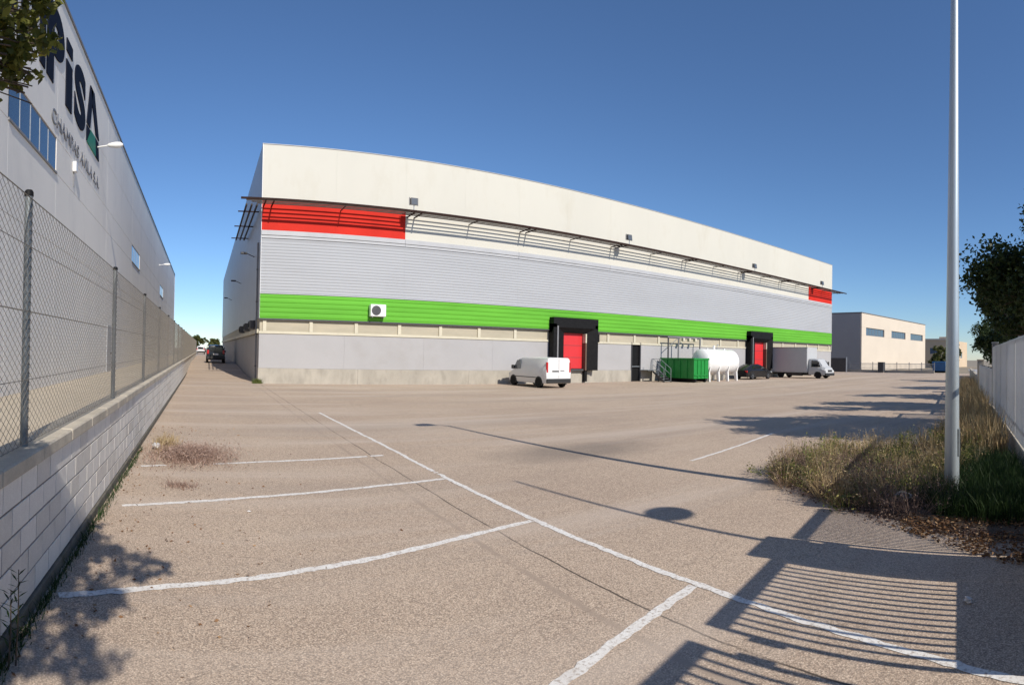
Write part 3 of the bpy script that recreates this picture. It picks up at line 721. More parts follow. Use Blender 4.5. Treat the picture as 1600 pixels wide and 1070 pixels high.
def panel_van(loc, rz, lab):
    t = thing('panel_van', lab, 'van', loc, rz)
    st = [(0, half(.90, .945, .84, .34, 1.0, 1.86)), (.04, half(.92, .955, .86, .30, 1.0, 1.89)), (1.2, half(.93, .965, .87, .28, 1.0, 1.91)), (3.05, half(.93, .965, .87, .28, 1.0, 1.90)),
          (3.35, half(.93, .965, .84, .28, 1.0, 1.82)), (3.98, half(.93, .96, .80, .28, 1.0, 1.32)), (4.15, half(.92, .95, .80, .29, .95, 1.18)), (4.58, half(.88, .90, .76, .32, .8, .98)), (4.75, half(.74, .78, .66, .38, .66, .82))]
    body(st).build('body', 'car_white', t, 30)
    for s in (-1, 1):
        MB().prism([(3.0, 1.14), (3.88, 1.14), (3.42, 1.70), (3.0, 1.74)], 'x', s * .905, s * .965).build('side_window', 'van_glass', t)
        MB().box(s * .93 - .04, .9, .62, s * .93 + .045, 3.8, .66).build('side_trim', 'plastic', t)
        MB().bbox(min(s * .80, s * .93), -.015, .98, max(s * .80, s * .93), .10, 1.62, .02).build('tail_lamp', 'lamp_red', t)
        MB().bbox(min(s * .96, s * 1.16), 3.7, 1.12, max(s * .96, s * 1.16), 3.86, 1.38, .03).build('mirror', 'plastic', t)
        for y in (.85, 3.9): arch(t, s * .955, y, .40); wheel(t, s * .86, y)
        MB().bbox(min(s * .5, s * .85), 4.56, .62, max(s * .5, s * .85), 4.66, .82, .03).build('headlamp', 'lamp_clear', t)
    MB().bbox(-.92, -.07, .32, .92, .06, .60, .03).build('rear_bumper', 'plastic', t)
    MB().bbox(-.50, -.014, 1.02, .0, .02, 1.1, .005).build('handle_strip', 'plastic', t)
    MB().bbox(.12, -.012, 1.06, .42, .02, 1.12, .005).build('badge', 'midgrey', t)
    MB().bbox(-.26, -.012, .78, .26, .02, .90, .005).build('number_plate', 'white_paint', t)
    MB().box(-.006, -.008, .62, .006, .02, 1.84).build('door_gap', 'midgrey', t)
    MB().add([(-.76, 3.44, 1.78), (.76, 3.44, 1.78), (.80, 3.94, 1.365), (-.80, 3.94, 1.365)], [(0, 1, 2, 3)]).build('windscreen', 'car_glass', t)
    return t
panel_van((20.78, 28.95, 0), 0, 'white panel van parked nose to the wall beside the nearer dock')
def dark_car(loc, rz, lab):
    t = thing('parked_car', lab, 'car', loc, rz)
    st = [(0, half(.70, .74, .62, .34, .62, .86)), (.10, half(.82, .84, .70, .26, .70, .98)), (.55, half(.86, .88, .62, .22, .82, 1.22)), (1.1, half(.87, .89, .60, .2, .86, 1.44)), (2.3, half(.87, .89, .60, .2, .86, 1.48)),
          (2.75, half(.87, .89, .60, .2, .84, 1.38)), (3.45, half(.87, .88, .68, .2, .80, 1.0)), (4.2, half(.82, .84, .64, .24, .66, .84)), (4.45, half(.66, .70, .55, .3, .54, .70))]
    body(st).build('body', 'car_black', t, 32)
    for s in (-1, 1):
        MB().prism([(.85, .93), (3.05, .93), (2.6, 1.30), (1.15, 1.33)], 'x', s * .70, s * .80).build('side_window', 'car_glass', t)
        for y in (.82, 3.55): arch(t, s * .885, y, .38); wheel(t, s * .80, y, .32, .20)
        MB().bbox(min(s * .45, s * .78), 4.2, .56, max(s * .45, s * .78), 4.36, .74, .03).build('headlamp', 'lamp_clear', t)
        MB().bbox(min(s * .5, s * .80), .0, .66, max(s * .5, s * .80), .12, .86, .03).build('tail_lamp', 'lamp_red', t)
        MB().bbox(min(s * .86, s * 1.03), 2.85, .92, max(s * .86, s * 1.03), 3.0, 1.06, .02).build('mirror', 'plastic', t)
    MB().bbox(-.8, 4.36, .28, .8, 4.5, .50, .03).build('front_bumper', 'plastic', t)
    return t
dark_car((44.0, 32.1, 0), -math.pi / 2, 'black car parked across the foot of the farther dock')
def suv(loc, rz, lab, paint='car_black', name='parked_suv', cat='suv', plate=True):
    t = thing(name, lab, cat, loc, rz)
    st = [(0, half(.84, .88, .70, .46, .95, 1.72)), (.05, half(.90, .94, .74, .40, .98, 1.80)), (.6, half(.93, .97, .74, .34, 1.0, 1.88)), (2.4, half(.93, .97, .74, .34, 1.0, 1.88)),
          (2.9, half(.93, .97, .74, .34, 1.0, 1.78)), (3.5, half(.93, .96, .74, .34, .95, 1.22)), (4.4, half(.88, .92, .72, .38, .85, 1.08)), (4.65, half(.74, .8, .6, .45, .75, .95))]
    body(st).build('body', paint, t, 32)
    MB().prism([(-.66, 1.15), (.66, 1.15), (.58, 1.66), (-.58, 1.66)], 'y', -.012, .03).build('rear_window', 'car_glass', t)
    MB().bbox(-.92, -.10, .42, .92, .04, .72, .03).build('rear_bumper', 'plastic', t)
    if plate: MB().bbox(-.27, -.02, .84, .27, .03, 1.0, .004).build('number_plate', 'white_paint', t)
    for s in (-1, 1):
        MB().prism([(.5, 1.12), (3.0, 1.12), (2.6, 1.62), (.7, 1.66)], 'x', s * .84, s * .93).build('side_window', 'car_glass', t)
        MB().bbox(min(s * .70, s * .90), -.02, .95, max(s * .70, s * .90), .1, 1.35, .02).build('tail_lamp', 'lamp_red', t)
        MB().bbox(min(s * .95, s * 1.14), 3.0, 1.1, max(s * .95, s * 1.14), 3.16, 1.3, .02).build('mirror', 'plastic', t)
        for y in (.85, 3.7): arch(t, s * .955, y, .43); wheel(t, s * .86, y, .36, .24)
    return t
suv((1.22, 58.5, .51), 0, 'black sport utility vehicle seen from behind in the passage between the warehouses')
suv((-.75, 128, .55), 0, 'small white car at the far end of the passage', 'car_white', 'white_car', 'car', False)
# box truck, cab towards the street
t = thing('box_truck', 'white box truck with cab facing the street, near the warehouse corner', 'truck', (53.15, 27.2, 0))
MB().bbox(-1.1, 2.15, .62, 1.1, 6.7, 3.24, .04).build('cargo_box', 'box_grey', t)
for s in (-1, 1):
    MB().bbox(min(s * 1.07, s * 1.115), 2.12, .58, max(s * 1.07, s * 1.115), 6.73, .72, .01).build('box_rail', 'galv', t)
    MB().bbox(min(s * 1.07, s * 1.115), 2.12, 3.16, max(s * 1.07, s * 1.115), 6.73, 3.27, .01).build('box_rail', 'galv', t)
    MB().bbox(min(s * .55, s * .7), .9, .40, max(s * .55, s * .7), 6.6, .58, .01).build('chassis_rail', 'plastic', t)
    MB().bbox(min(s * .8, s * 1.06), 2.8, .25, max(s * .8, s * 1.06), 4.6, .56, .03).build('side_locker', 'plastic', t)
    wheel(t, s * .88, .95, .36, .22); wheel(t, s * .88, 5.5, .36, .30)
    MB().bbox(min(s * 1.0, s * 1.2), .72, 1.32, max(s * 1.0, s * 1.2), .86, 1.75, .03).build('mirror', 'plastic', t)
    MB().prism([(.62, 1.22), (1.7, 1.22), (1.7, 1.86), (1.0, 1.86)], 'x', s * .945, s * .985).build('side_window', 'car_glass', t)
    MB().bbox(min(s * .55, s * .9), .0, .66, max(s * .55, s * .9), .08, .86, .02).build('headlamp', 'lamp_clear', t)
    arch(t, s * .965, .95, .44)
hc = lambda w, z0, z1: half(w, w + .02, w - .14, z0, min(.95, z1 - .25), z1)
body([(0.02, hc(.88, .42, .98)), (.16, hc(.95, .38, 1.14)), (.50, hc(.96, .36, 1.26)), (1.02, hc(.96, .36, 1.98)), (1.3, hc(.96, .36, 2.06)), (2.05, hc(.96, .40, 2.06))]).build('cab', 'box_grey', t, 30)
MB().add([(-.78, .55, 1.315), (.78, .55, 1.315), (.70, 1.0, 1.935), (-.70, 1.0, 1.935)], [(0, 1, 2, 3)]).build('windscreen', 'car_glass', t)
MB().bbox(-.95, -.06, .30, .95, .12, .58, .03).build('front_bumper', 'plastic', t)
MB().bbox(-.45, -.005, .70, .45, .05, .9, .01).build('grille', 'plastic', t)

# ------------------------------------------------------------------ skip, tank, stairs, frame
t = thing('green_skip', 'green open-topped waste skip in front of the white tank', 'skip', (35.95, 30.2, 0))
sx_, sy, z0_, z1_ = .93, 3.75, .32, 1.95
def tilt_box(mb, x0, y0, x1, y1): pass
MB().prism([(-sx_, z0_), (-sx_ + .05, z0_), (-sx_ - .0 + .05, z1_), (-sx_, z1_)], 'y', 0, sy).build('side', 'bin_green', t)
MB().prism([(sx_, z0_), (sx_ - .05, z0_), (sx_ - .05, z1_), (sx_, z1_)], 'y', 0, sy).build('side', 'bin_green', t)
MB().box(-sx_ + .051, .0, z0_, sx_ - .051, .05, z1_ - .1).build('end', 'bin_green', t); MB().box(-sx_ + .051, sy - .05, z0_, sx_ - .051, sy, z1_).build('end', 'bin_green', t)
MB().box(-sx_ + .051, .051, z0_, sx_ - .051, sy - .051, z0_ + .05).build('floor', 'bin_green', t)
for s in (-1, 1):
    MB().bbox(min(s * sx_, s * (sx_ + .07)) , -.05, z1_ - .10, max(s * sx_, s * (sx_ + .07)), sy + .05, z1_ + .04, .01).build('rim', 'bin_green', t)
    for k in range(1, 5): MB().bbox(min(s * (sx_ + .002), s * (sx_ + .06)), k * .75 - .05, z0_ + .01, max(s * (sx_ + .002), s * (sx_ + .06)), k * .75 + .05, z1_ - .11, .008).build('rib', 'bin_green', t)
    MB().bbox(min(s * .55, s * .72), .02, .05, max(s * .55, s * .72), sy - .1, z0_ - .002, .01).build('skid', 'black', t)
    MB().lathe((s * .70, .22, .12), [(.12, -.08), (.12, .08)], 14, 'x').build('roller', 'black', t); MB().lathe((s * .70, sy - .3, .12), [(.12, -.08), (.12, .08)], 14, 'x').build('roller', 'black', t)
MB().bbox(-sx_ + .0, -.06, z1_ - .10, sx_, -.002, z1_ + .04, .01).build('rim', 'bin_green', t)
for xx in (-.45, 0, .45): MB().bbox(xx - .04, -.05, z0_ + .05, xx + .04, -.002, z1_ - .11, .006).build('rib', 'bin_green', t)
MB().bbox(-.85, -.07, .55, .85, -.052, .63, .004).build('cross_bar', 'bin_green', t)

t = thing('storage_tank', 'white horizontal cylindrical tank on saddle legs behind the green skip', 'tank', (39.6, 31.6, 0))
R_ = 1.08; Lk = 2.05
MB().lathe((0, 0, 1.70), [(.02, -Lk - .42), (.45, -Lk - .36), (.80, -Lk - .24), (1.0, -Lk - .1), (R_, -Lk), (R_, Lk), (1.0, Lk + .1), (.80, Lk + .24), (.45, Lk + .36), (.02, Lk + .42)], 40, 'x').build('shell', 'white_paint', t, 40)
for xx in (-1.95, -.65, .65, 1.95):
    for s in (-1, 1):
        MB().prism([(s * .98, 1.30), (s * .60, .80), (s * .72, -.02), (s * .96, -.02), (s * .90, .8), (s * 1.06, 1.3)], 'x', xx - .07, xx + .07).build('saddle_leg', 'white_paint', t)
    MB().bbox(xx - .06, -.72, .55, xx + .06, .72, .68, .01).build('saddle_beam', 'white_paint', t)
MB().tube((-.3, 0, 2.75), (-.3, 0, 3.12), .10, n=12).build('manhole', 'white_paint', t)
MB().tube((.15, 0, 2.74), (.15, 0, 3.22), .03, n=8).build('vent_pipe', 'galv', t); MB().tube((.15, 0, 3.2), (.4, 0, 3.2), .03, n=8).build('vent_pipe', 'galv', t)
for xx in (-1.2, 1.2): MB().bbox(xx - .05, -.06, 2.77, xx + .05, .06, 2.9, .01).build('lifting_lug', 'white_paint', t)

t = thing('steel_frame', 'grey steel pipe frame against the wall behind the green skip', 'frame', (35.5, 33.55, 0))
for xx in (0, 1.3, 4.2): MB().bbox(xx - .05, -.05, 0, xx + .05, .05, 3.74, .006).build('post', 'darkgrey' if xx == 0 else 'midgrey', t)
MB().bbox(-.1, -.06, 3.741, 4.4, .06, 3.84, .006).build('beam', 'midgrey', t)
MB().tube((0, 0, 2.9), (1.2, 0, 3.7), .03, n=6).build('brace', 'midgrey', t)
for xx in (1.9, 2.7, 3.5): MB().bbox(xx - .12, -.14, 3.45, xx + .12, .14, 3.739, .02).build('valve_box', 'cream_trim', t)

t = thing('stairs', 'galvanised steel stairs with handrails climbing to the narrow side door', 'stairs', (33.75, FY, 0))
MB().bbox(-.85, -.95, .90, .5, -.02, .96, .006).build('landing', 'galv_dark', t)
for k in range(5):
    z = .75 - .17 * k; MB().bbox(-.3, -.95 - .27 * (k + 1), z, .45, -.95 - .27 * k, z + .03, .004).build('tread', 'galv_dark', t)
for xx in (-.34, .49):
    MB().prism([(-.95, .78), (-.95, .95), (-2.35, .08), (-2.35, -.02), (-2.2, -.02)], 'x', xx - .02, xx + .02).build('stringer', 'darkgrey', t)
    for (y_, z_) in ((-.97, .9), (-1.6, .5), (-2.25, .1)): MB().tube((xx, y_, z_), (xx, y_, z_ + 1.0), .022, n=6).build('baluster', 'galv', t)
    for d in (.5, 1.0): MB().tube((xx, -.97, .9 + d), (xx, -2.25, .1 + d), .022, n=6).build('handrail', 'galv', t)
for y_ in (-.05, -.9): MB().tube((.47, y_, .96), (.47, y_, 1.9), .022, n=6).build('baluster', 'galv', t); MB().bbox(.40, y_ - .04, 0, .48, y_ + .04, .898, .004).build('leg', 'darkgrey', t)
MB().tube((.47, -.05, 1.88), (.47, -.95, 1.88), .022, n=6).build('handrail', 'galv', t)

# ------------------------------------------------------------------ far end of the lot
fb = thing('sandy_building', 'plain sandy two-storey building with three strip windows past the warehouse', 'building', (90, 40, 0))
MB().box(.3, .3, 0, 36, 30, 9.7).build('core', 'far_shaded', fb)
zr2 = [(0, 6.2), (6.2, 7.6), (7.6, 10.05)]
strips = [(1.9, 10.6), (14.4, 22.6), (25.8, 34.4)]
MB().bbox(0, 0, 0, 36.3, .29, 6.2, .01).build('wall', 'far_white', fb); MB().bbox(0, 0, 7.605, 36.3, .29, 10.0, .01).build('wall', 'far_white', fb)
ed = [0] + [v for s in strips for v in s] + [36.3]
for k in range(0, len(ed), 2): MB().bbox(ed[k], 0.0, 6.205, ed[k + 1], .29, 7.6, .005).build('wall', 'far_white', fb)
for a, b in strips:
    w_ = MB().box(a + .02, .2, 6.21, b - .02, .26, 7.595).build('window', 'midgrey', fb); n = 6; q = (b - a - .1) / n
    for k in range(n): MB().box(a + .05 + k * q + .08, .17, 6.32, a + .05 + (k + 1) * q - .08, .199, 7.5).build('pane', 'glass', w_)
MB().box(-.02, .31, 0, .28, 30, 10.0).build('side_wall', 'far_shaded', fb)  # face turned from the sun, its shade painted in
MB().bbox(-.1, -.08, 10.06, 36.4, 30, 10.2, .02).build('roof', 'midgrey', fb)
for k in range(3): MB().bbox(9 + 9 * k, 3, 10.2, 10.4 + 9 * k, 4.2, 10.75, .03).build('roof_vent', 'galv', fb)

t = thing('picket_fence', 'grey railing on a low wall along the far end of the lot', 'fence', (82, 24.5, 0))
MB().bbox(-.1, 0, -.05, .1, 20, .42, .01).build('base_wall', 'plinth', t)
MB().bbox(-.03, 0, 1.35, .03, 20, 1.42, .004).build('rail', 'galv', t); MB().bbox(-.03, 0, .55, .03, 20, .62, .004).build('rail', 'galv', t)
me = MB().bbox(-.05, -.05, .421, .05, .05, 1.62, .006).mesh('post', 'midgrey'); pk = MB().box(-.015, -.02, .621, .015, .02, 1.349).mesh('picket', 'midgrey')
for k in range(11): link('post', me, t, loc=(0, 2 * k, 0))
for k in range(100):
    if k % 10: link('picket', pk, t, loc=(0, .2 * k, 0))
t = thing('utility_cabinet', 'small dark cabinet standing at the far railing', 'cabinet', (81.3, 32.8, 0))
MB().bbox(-.3, -.45, .08, .3, .45, 1.55, .02).build('body', 'darkgrey', t); MB().bbox(-.33, -.48, 1.551, .33, .48, 1.62, .02).build('lid', 'black', t); MB().box(-.28, -.4, 0, .28, .4, .079).build('foot', 'plinth', t)
t = thing('side_gate', 'dark sheet gate beside the warehouse corner at the far end', 'gate', (80, 38.2, 0))
MB().bbox(-.03, 0, .05, .03, 3.4, 2.2, .01).build('leaf', 'darkgrey', t); MB().bbox(-.08, 3.401, 0, .08, 3.55, 2.35, .01).build('post', 'galv', t); MB().bbox(-.08, -.16, 0, .08, -.001, 2.35, .01).build('post', 'galv', t)
t = thing('tan_building', 'distant tan building behind the bush at the end of the lot', 'building', (140, 38, 0))
MB().box(0, 0, 0, 20, 14, 7.0).build('wall', 'tan', t); MB().bbox(-.2, -.2, 7.001, 8, 14.2, 7.4, .02).build('roof', 'far_white', t)
MB().box(12, -.01, 2.5, 14, 0.0, 4).build('window', 'glass', t); MB().box(4, -.01, 2.5, 6, 0, 4).build('window', 'glass', t)
MB().box(-.01, 3, 3.5, 0, 5, 5).build('window', 'glass', t); MB().bbox(8.3, 3, 7.001, 10, 5, 8.2, .02).build('stair_head', 'tan', t)
t = thing('blue_container', 'blue waste container at the far end of the lot', 'container', (90, 25.6, 0))
MB().prism([(-1.6, .25), (1.6, .25), (1.9, 1.6), (-1.9, 1.6)], 'y', -1.1, 1.1).build('bin_body', 'blue', t); MB().bbox(-2, -1.15, 1.601, 2, 1.15, 1.75, .05).build('lid', 'blue', t)
for s in (-1.2, 1.2): MB().bbox(s - .1, -.9, 0, s + .1, .9, .249, .02).build('foot', 'black', t)

# ------------------------------------------------------------------ trees
def tree(name, lab, base, trunk_h, tr, clumps, nleaf, size, mat, group=None, twig=.012):
    t = thing(name, lab, 'tree', base, group=group)
    B = Vector(base); top = Vector((random.uniform(-.2, .2), random.uniform(-.2, .2), trunk_h))
    mb = MB(); mb.path([(0, 0, -.05), tuple(top * .5 + Vector((.06, .03, 0))), tuple(top)], [tr * 1.25, tr, tr * .75], 10)
    all_clumps = clumps
    for (c, r) in [q[:2] for q in clumps]:
        c = Vector(c) - B; st = top * random.uniform(.75, 1.0); m = st.lerp(c, .5) + Vector((random.gauss(0, .15), random.gauss(0, .15), .15 * r))
        kk = min(1, r / .35); mb.path([tuple(st), tuple(m), tuple(c)], [tr * .45 * kk, tr * .26 * kk, twig], 6)
        for _ in range(4):
            e = c + Vector(rand_dirs(1)[0]) * r * .8; mb.path([tuple(m.lerp(c, .6)), tuple(e)], [tr * .14 * kk, twig * .6], 4)
    mb.build('trunk', 'bark', t, True)
    ext = [(c + (1.0, 1.0))[2:4] if len(c) < 4 else c[2:4] for c in [tuple(c) for c in all_clumps]]
    vol = np.array([c[1] ** 2 * e[1] for c, e in zip(all_clumps, ext)]); cnt = (nleaf * vol / vol.sum()).astype(int); P = []; Z = []
    for c_, e, n in zip(all_clumps, ext, cnt):
        c, r = c_[0], c_[1]
        ns = max(3, n // 30); sub = rand_dirs(ns) * (r * (.30 + .70 * rng.random(ns)))[:, None] * np.array([1, 1, .85])
        k = rng.integers(0, ns, n); p = sub[k] + rng.normal(size=(n, 3)) * (r * .14)
        P.append(p + np.array(c) - np.array(base)); Z.append(np.full(n, size * e[0]))
    P = np.concatenate(P); Z = np.concatenate(Z)
    V = leaves_at(P, Z, .2)
    tint = np.clip(rng.normal(.42, .22, len(P)), 0, 1)
    link('crown', leaf_mesh('crown', mat, V, None, tint), t)
    return t
def crown(c, rx, rz, n, r, seed):
    r0 = random.Random(seed); out = []
    for _ in range(n):
        while True:
            p = Vector((r0.uniform(-1, 1), r0.uniform(-1, 1), r0.uniform(-1, 1)))
            if .25 < p.length < 1: break
        out.append(((c[0] + p.x * rx, c[1] + p.y * rx, c[2] + p.z * rz), r * r0.uniform(.7, 1.25)))
    return out
# street trees behind the white fence
TR = [((17.0, .2), 5.5, 3.0, 3.0, 30, 52000, 'dark leafy street tree leaning over the tall white fence'),
      ((24.0, 3.0), 5.2, 2.6, 2.6, 18, 16000, 'dark leafy street tree second along the white fence'),
      ((31.5, 4.6), 4.6, 2.3, 2.4, 14, 10000, 'dark leafy street tree beside the lower white fence section'),
      ((41.0, 7.0), 4.4, 2.2, 1.9, 10, 7000, 'dark leafy street tree beyond the broad pale pillar'),
      ((54.0, 10.0), 4.2, 2.2, 1.8, 9, 6000, 'farthest dark leafy street tree along the boundary wall')]
for k, ((x, y), hc_, rx, rz_, n, nl, lab) in enumerate(TR):
    tree('street_tree', lab, (x, y, 0), 2.6, .14, ([((16.6, .6, 7.4), 1.0), ((16.2, 1.2, 6.6), 1.0), ((16.8, 1.4, 3.2), .8), ((17.5, 2.2, 3.6), .9), ((17.4, 2.4, 2.9), .7), ((17.6, 0, 8.0), .9)] if k == 0 else []) + crown((x, y, hc_ - (.7 if k else .35)), rx, rz_, n, 1.05, 20 + k), nl, .068 if k == 0 else .11, 'leaf_dark', 'street trees along the fence')
# the tree overhead at the block wall; its twigs hang into the top left corner
EYE = np.array([0, 0, H])
def ray_at(px, py, d):
    th = (px - 318.76) / 891.35; v = (542.77 - py) / 891.35
    q = rt0 * math.sin(th) + fwd0 * math.cos(th) + up * v; q = q * (d / math.hypot(q.x, q.y))
    return (q.x, q.y, q.z + H)
cl = []
for px, py, d, r in ((5, 20, 1.9, .15), (22, 45, 2.0, .15), (10, 85, 1.9, .14), (35, 85, 2.1, .12), (25, 120, 2.0, .10), (45, 115, 2.1, .07), (50, 45, 2.1, .11), (60, 25, 2.2, .06), (70, 75, 2.2, .05), (38, 145, 2.1, .06), (-30, 40, 1.9, .22), (-45, 100, 2.0, .2), (30, -25, 2.0, .2)):
    cl.append((ray_at(px, py, d), r, 1.0, .36))
r0 = random.Random(5)
for _ in range(62):
    z = r0.uniform(3.2, 4.8); ysh = r0.uniform(2.4, 6.0); xsh = -1.5 + abs(r0.gauss(0, .52)) - .02 * ysh
    cl.append(((xsh + .13 * COT * z, ysh - COT * z, z), r0.uniform(.14, .34), 1.6, .42))
for _ in range(14): cl.append(((r0.uniform(-3.4, -1.2), r0.uniform(-2.6, .6), r0.uniform(3.4, 5.2)), r0.uniform(.3, .5), 2.2, .3))
tree('overhanging_tree', 'leafy olive-green tree whose twigs hang into view over the mesh fence', (-2.5, -1.2, .6), 2.2, .09, cl, 42000, .019, 'leaf_near', twig=.004)
# far greenery
tree('far_tree', 'round olive bush beside the blue container at the far end', (93, 27.4, 0), 1.0, .12, crown((93, 27.4, 2.4), 1.7, 1.7, 9, .9, 60), 3500, .16, 'leaf_far', 'far greenery')
tree('far_tree', 'green tree at the far end of the passage, left of the black vehicle', (-2.0, 160, 0), 2.5, .2, crown((-2.0, 160, 3.6), 2.6, 1.6, 9, 1.3, 61), 2500, .3, 'leaf_far', 'far greenery')
tree('far_tree', 'low green tree at the far end of the passage, seen above the black vehicle', (3.5, 172, 0), 2.0, .2, crown((3.5, 172, 3.0), 2.2, 1.3, 8, 1.2, 62), 2200, .3, 'leaf_far', 'far greenery')
tree('far_tree', 'dark tree past the end of the boundary wall at the far end of the lot', (110, 30, 0), 2.0, .2, crown((110, 30, 3.2), 2.4, 2.0, 9, 1.2, 63), 3000, .25, 'leaf_far', 'far greenery')

# ------------------------------------------------------------------ weeds, grass, litter
def inside(P, poly):
    x, y = P[:, 0], P[:, 1]; c = np.zeros(len(P), bool); n = len(poly)
    for i in range(n):
        (x1, y1), (x2, y2) = poly[i], poly[(i + 1) % n]
        k = ((y1 > y) != (y2 > y)) & (x < (x2 - x1) * (y - y1) / (y2 - y1 + 1e-12) + x1); c ^= k
    return c
def scatter(poly, n, clump=.0):
    a = np.array(poly); lo_, hi_ = a.min(0), a.max(0); out = []
    tot = 0
    while tot < n:
        P = lo_ + rng.random((n * 2, 2)) * (hi_ - lo_)
        if clump:
            nc = max(4, int(n / 40)); C_ = lo_ + rng.random((nc, 2)) * (hi_ - lo_); P = C_[rng.integers(0, nc, n * 2)] + rng.normal(size=(n * 2, 2)) * clump
        P = P[inside(P, poly)]; out.append(P); tot += len(P)
    P = np.concatenate(out)[:n]; return np.concatenate([P, np.full((n, 1), .01)], 1)
def tnt(n, m=.5, s=.25): return np.clip(rng.normal(m, s, n), 0, 1)
FR = [(7.25, 2.9), (7.5, 3.9), (8.6, 5.4), (10.2, 5.7), (11.8, 5.2), (13.2, 4.2), (17, 4.5), (17, 3.4), (9.6, 1.9), (8.4, 2.6)]
EDGE = [(7.15, 3.1), (7.6, 4.6), (8.5, 5.6), (10.2, 5.8), (11.2, 5.4), (10, 5.0), (8.6, 4.4), (7.8, 3.2)]
def bushes(poly, nb, per, rlo, rhi, hlo, hhi, w, flare):
    C_ = np.concatenate([scatter(poly, nb), scatter(EDGE, nb // 3)]); B_ = []; T_ = []; Hh = []
    for c in C_:
        r = rng.uniform(rlo, rhi); h0 = rng.uniform(hlo, hhi) ; n = int(per * rng.uniform(.6, 1.4))
        a = rng.random(n) * 2 * np.pi; d = np.sqrt(rng.random(n))
        b_ = np.stack([c[0] + np.cos(a) * d * r * .35, c[1] + np.sin(a) * d * r * .35, np.full(n, .01)], 1)
        hh2 = h0 * (1.05 - .55 * d ** 2) * rng.uniform(.55, 1.1, n)
        t_ = np.stack([c[0] + np.cos(a) * d * r * flare, c[1] + np.sin(a) * d * r * flare, hh2], 1) + rng.normal(size=(n, 3)) * .04
        t_[:, 2] = np.maximum(t_[:, 2], .03); B_.append(b_); T_.append(t_)
    b_ = np.concatenate(B_); t_ = np.concatenate(T_); n = len(b_)
    m_ = b_ * .5 + t_ * .5; m_[:, 2] += (t_[:, 2] - b_[:, 2]) * .14
    th = rng.random(n) * 2 * np.pi; sd_ = np.stack([np.cos(th), np.sin(th), np.zeros(n)], 1) * w / 2
    V = np.concatenate([np.stack([b_ - sd_, b_ + sd_, m_ + sd_ * .8, m_ - sd_ * .8], 1), np.stack([m_ - sd_ * .8, m_ + sd_ * .8, t_ + sd_ * .2, t_ - sd_ * .2], 1)])
    return V, b_, m_, t_
def on_stems(b_, m_, t_, n, lo_, jit):
    k = rng.integers(0, len(b_), n); u = rng.uniform(lo_, 1, n)[:, None]
    return np.where(u < .5, b_[k] + (m_[k] - b_[k]) * u * 2, m_[k] + (t_[k] - m_[k]) * (u * 2 - 1)) + rng.normal(size=(n, 3)) * jit
V, b_, m_, t_ = bushes(FR, 170, 50, .2, .5, .25, .64, .007, 1.0)
P = on_stems(b_, m_, t_, 9000, .8, .015); V2 = leaves_at(P, .020, 0, .35)
link('dry_grass', leaf_mesh('dry_grass', 'straw', np.concatenate([V, V2]), None, np.concatenate([np.tile(tnt(len(b_)), 2), tnt(9000, .65)])), label='tall dry straw-coloured grass in the planting strip by the lamp post', cat='grass', kind='stuff')
V, b_, m_, t_ = bushes(FR, 60, 40, .25, .55, .25, .62, .010, 1.0)
P = on_stems(b_, m_, t_, 12000, .3, .03); V2 = leaves_at(P, .022)
link('green_weeds', leaf_mesh('green_weeds', 'weed', np.concatenate([V, V2]), None, np.concatenate([np.tile(tnt(len(b_)), 2), tnt(12000, .6)])), label='green and yellow leafy weeds mixed into the dry grass', cat='weeds', kind='stuff')
BR = [(7.1, 2.0), (7.3, 3.2), (7.8, 4.2), (9.0, 5.3), (10.2, 4.8), (9.2, 3.2), (8.0, 2.2)]
V, b_, m_, t_ = bushes(BR, 65, 70, .25, .55, .22, .58, .006, 1.3)
P = on_stems(b_, m_, t_, 15000, .3, .035); V2 = leaves_at(P, .016, 0, .3)
link('brown_brush', leaf_mesh('brown_brush', 'brush', np.concatenate([V, V2]), None, np.concatenate([np.tile(tnt(len(b_), .6), 2), tnt(15000, .55, .3)])), label='tangled brown dry brush at the front of the planting strip', cat='brush', kind='stuff')
GRS = [(7.1, .7), (7.2, 2.0), (7.9, 2.7), (9.0, 2.5), (11.5, 2.6), (11.5, 1.7), (8.0, .85)]
b = scatter(GRS, 9000, .15); h = rng.uniform(.12, .42, 9000); V = blades(b, h, np.full(9000, .009), .8)
link('green_grass', leaf_mesh('green_grass', 'grass', V, None, np.tile(tnt(9000), 2)), label='deep green grass in the shade at the foot of the lamp post', cat='grass', kind='stuff')
TF = [(12, 1.9), (12, 3.3), (46, 11.4), (46, 10.4)]
b = scatter(TF, 5000, .3); h = rng.uniform(.25, .95, 5000); V = blades(b, h, np.full(5000, .02), .5)
link('fence_grass', leaf_mesh('fence_grass', 'straw', V, None, np.tile(tnt(5000, .4), 2)), label='tall brownish grass growing along the foot of the white fence', cat='grass', kind='stuff')
LT = [(5.9, .45), (5.75, .9), (6.1, 1.5), (6.7, 2.6), (7.4, 2.4), (7.3, .8), (6.9, .5)]
P = scatter(LT, 1700, .13); P[:, 2] = .015 + rng.random(1700) * .03
link('leaf_litter', leaf_mesh('leaf_litter', 'litter', leaves_at(P, .030, .8, .4), None, tnt(1700, .45, .3)), label='brown fallen leaves heaped in front of the green grass', cat='leaves', kind='stuff')
n = 2600; e0 = np.array([(6.6, 1.0), (6.8, 1.9), (7.3, 3.5), (8.4, 5.2), (10.2, 5.6), (11.8, 5.2), (13.2, 4.3)]); k = rng.integers(0, 6, n); u = rng.random(n)[:, None]
P = e0[k] * (1 - u) + e0[k + 1] * u + rng.normal(size=(n, 2)) * .13; P = np.concatenate([P, np.full((n, 1), .02)], 1)
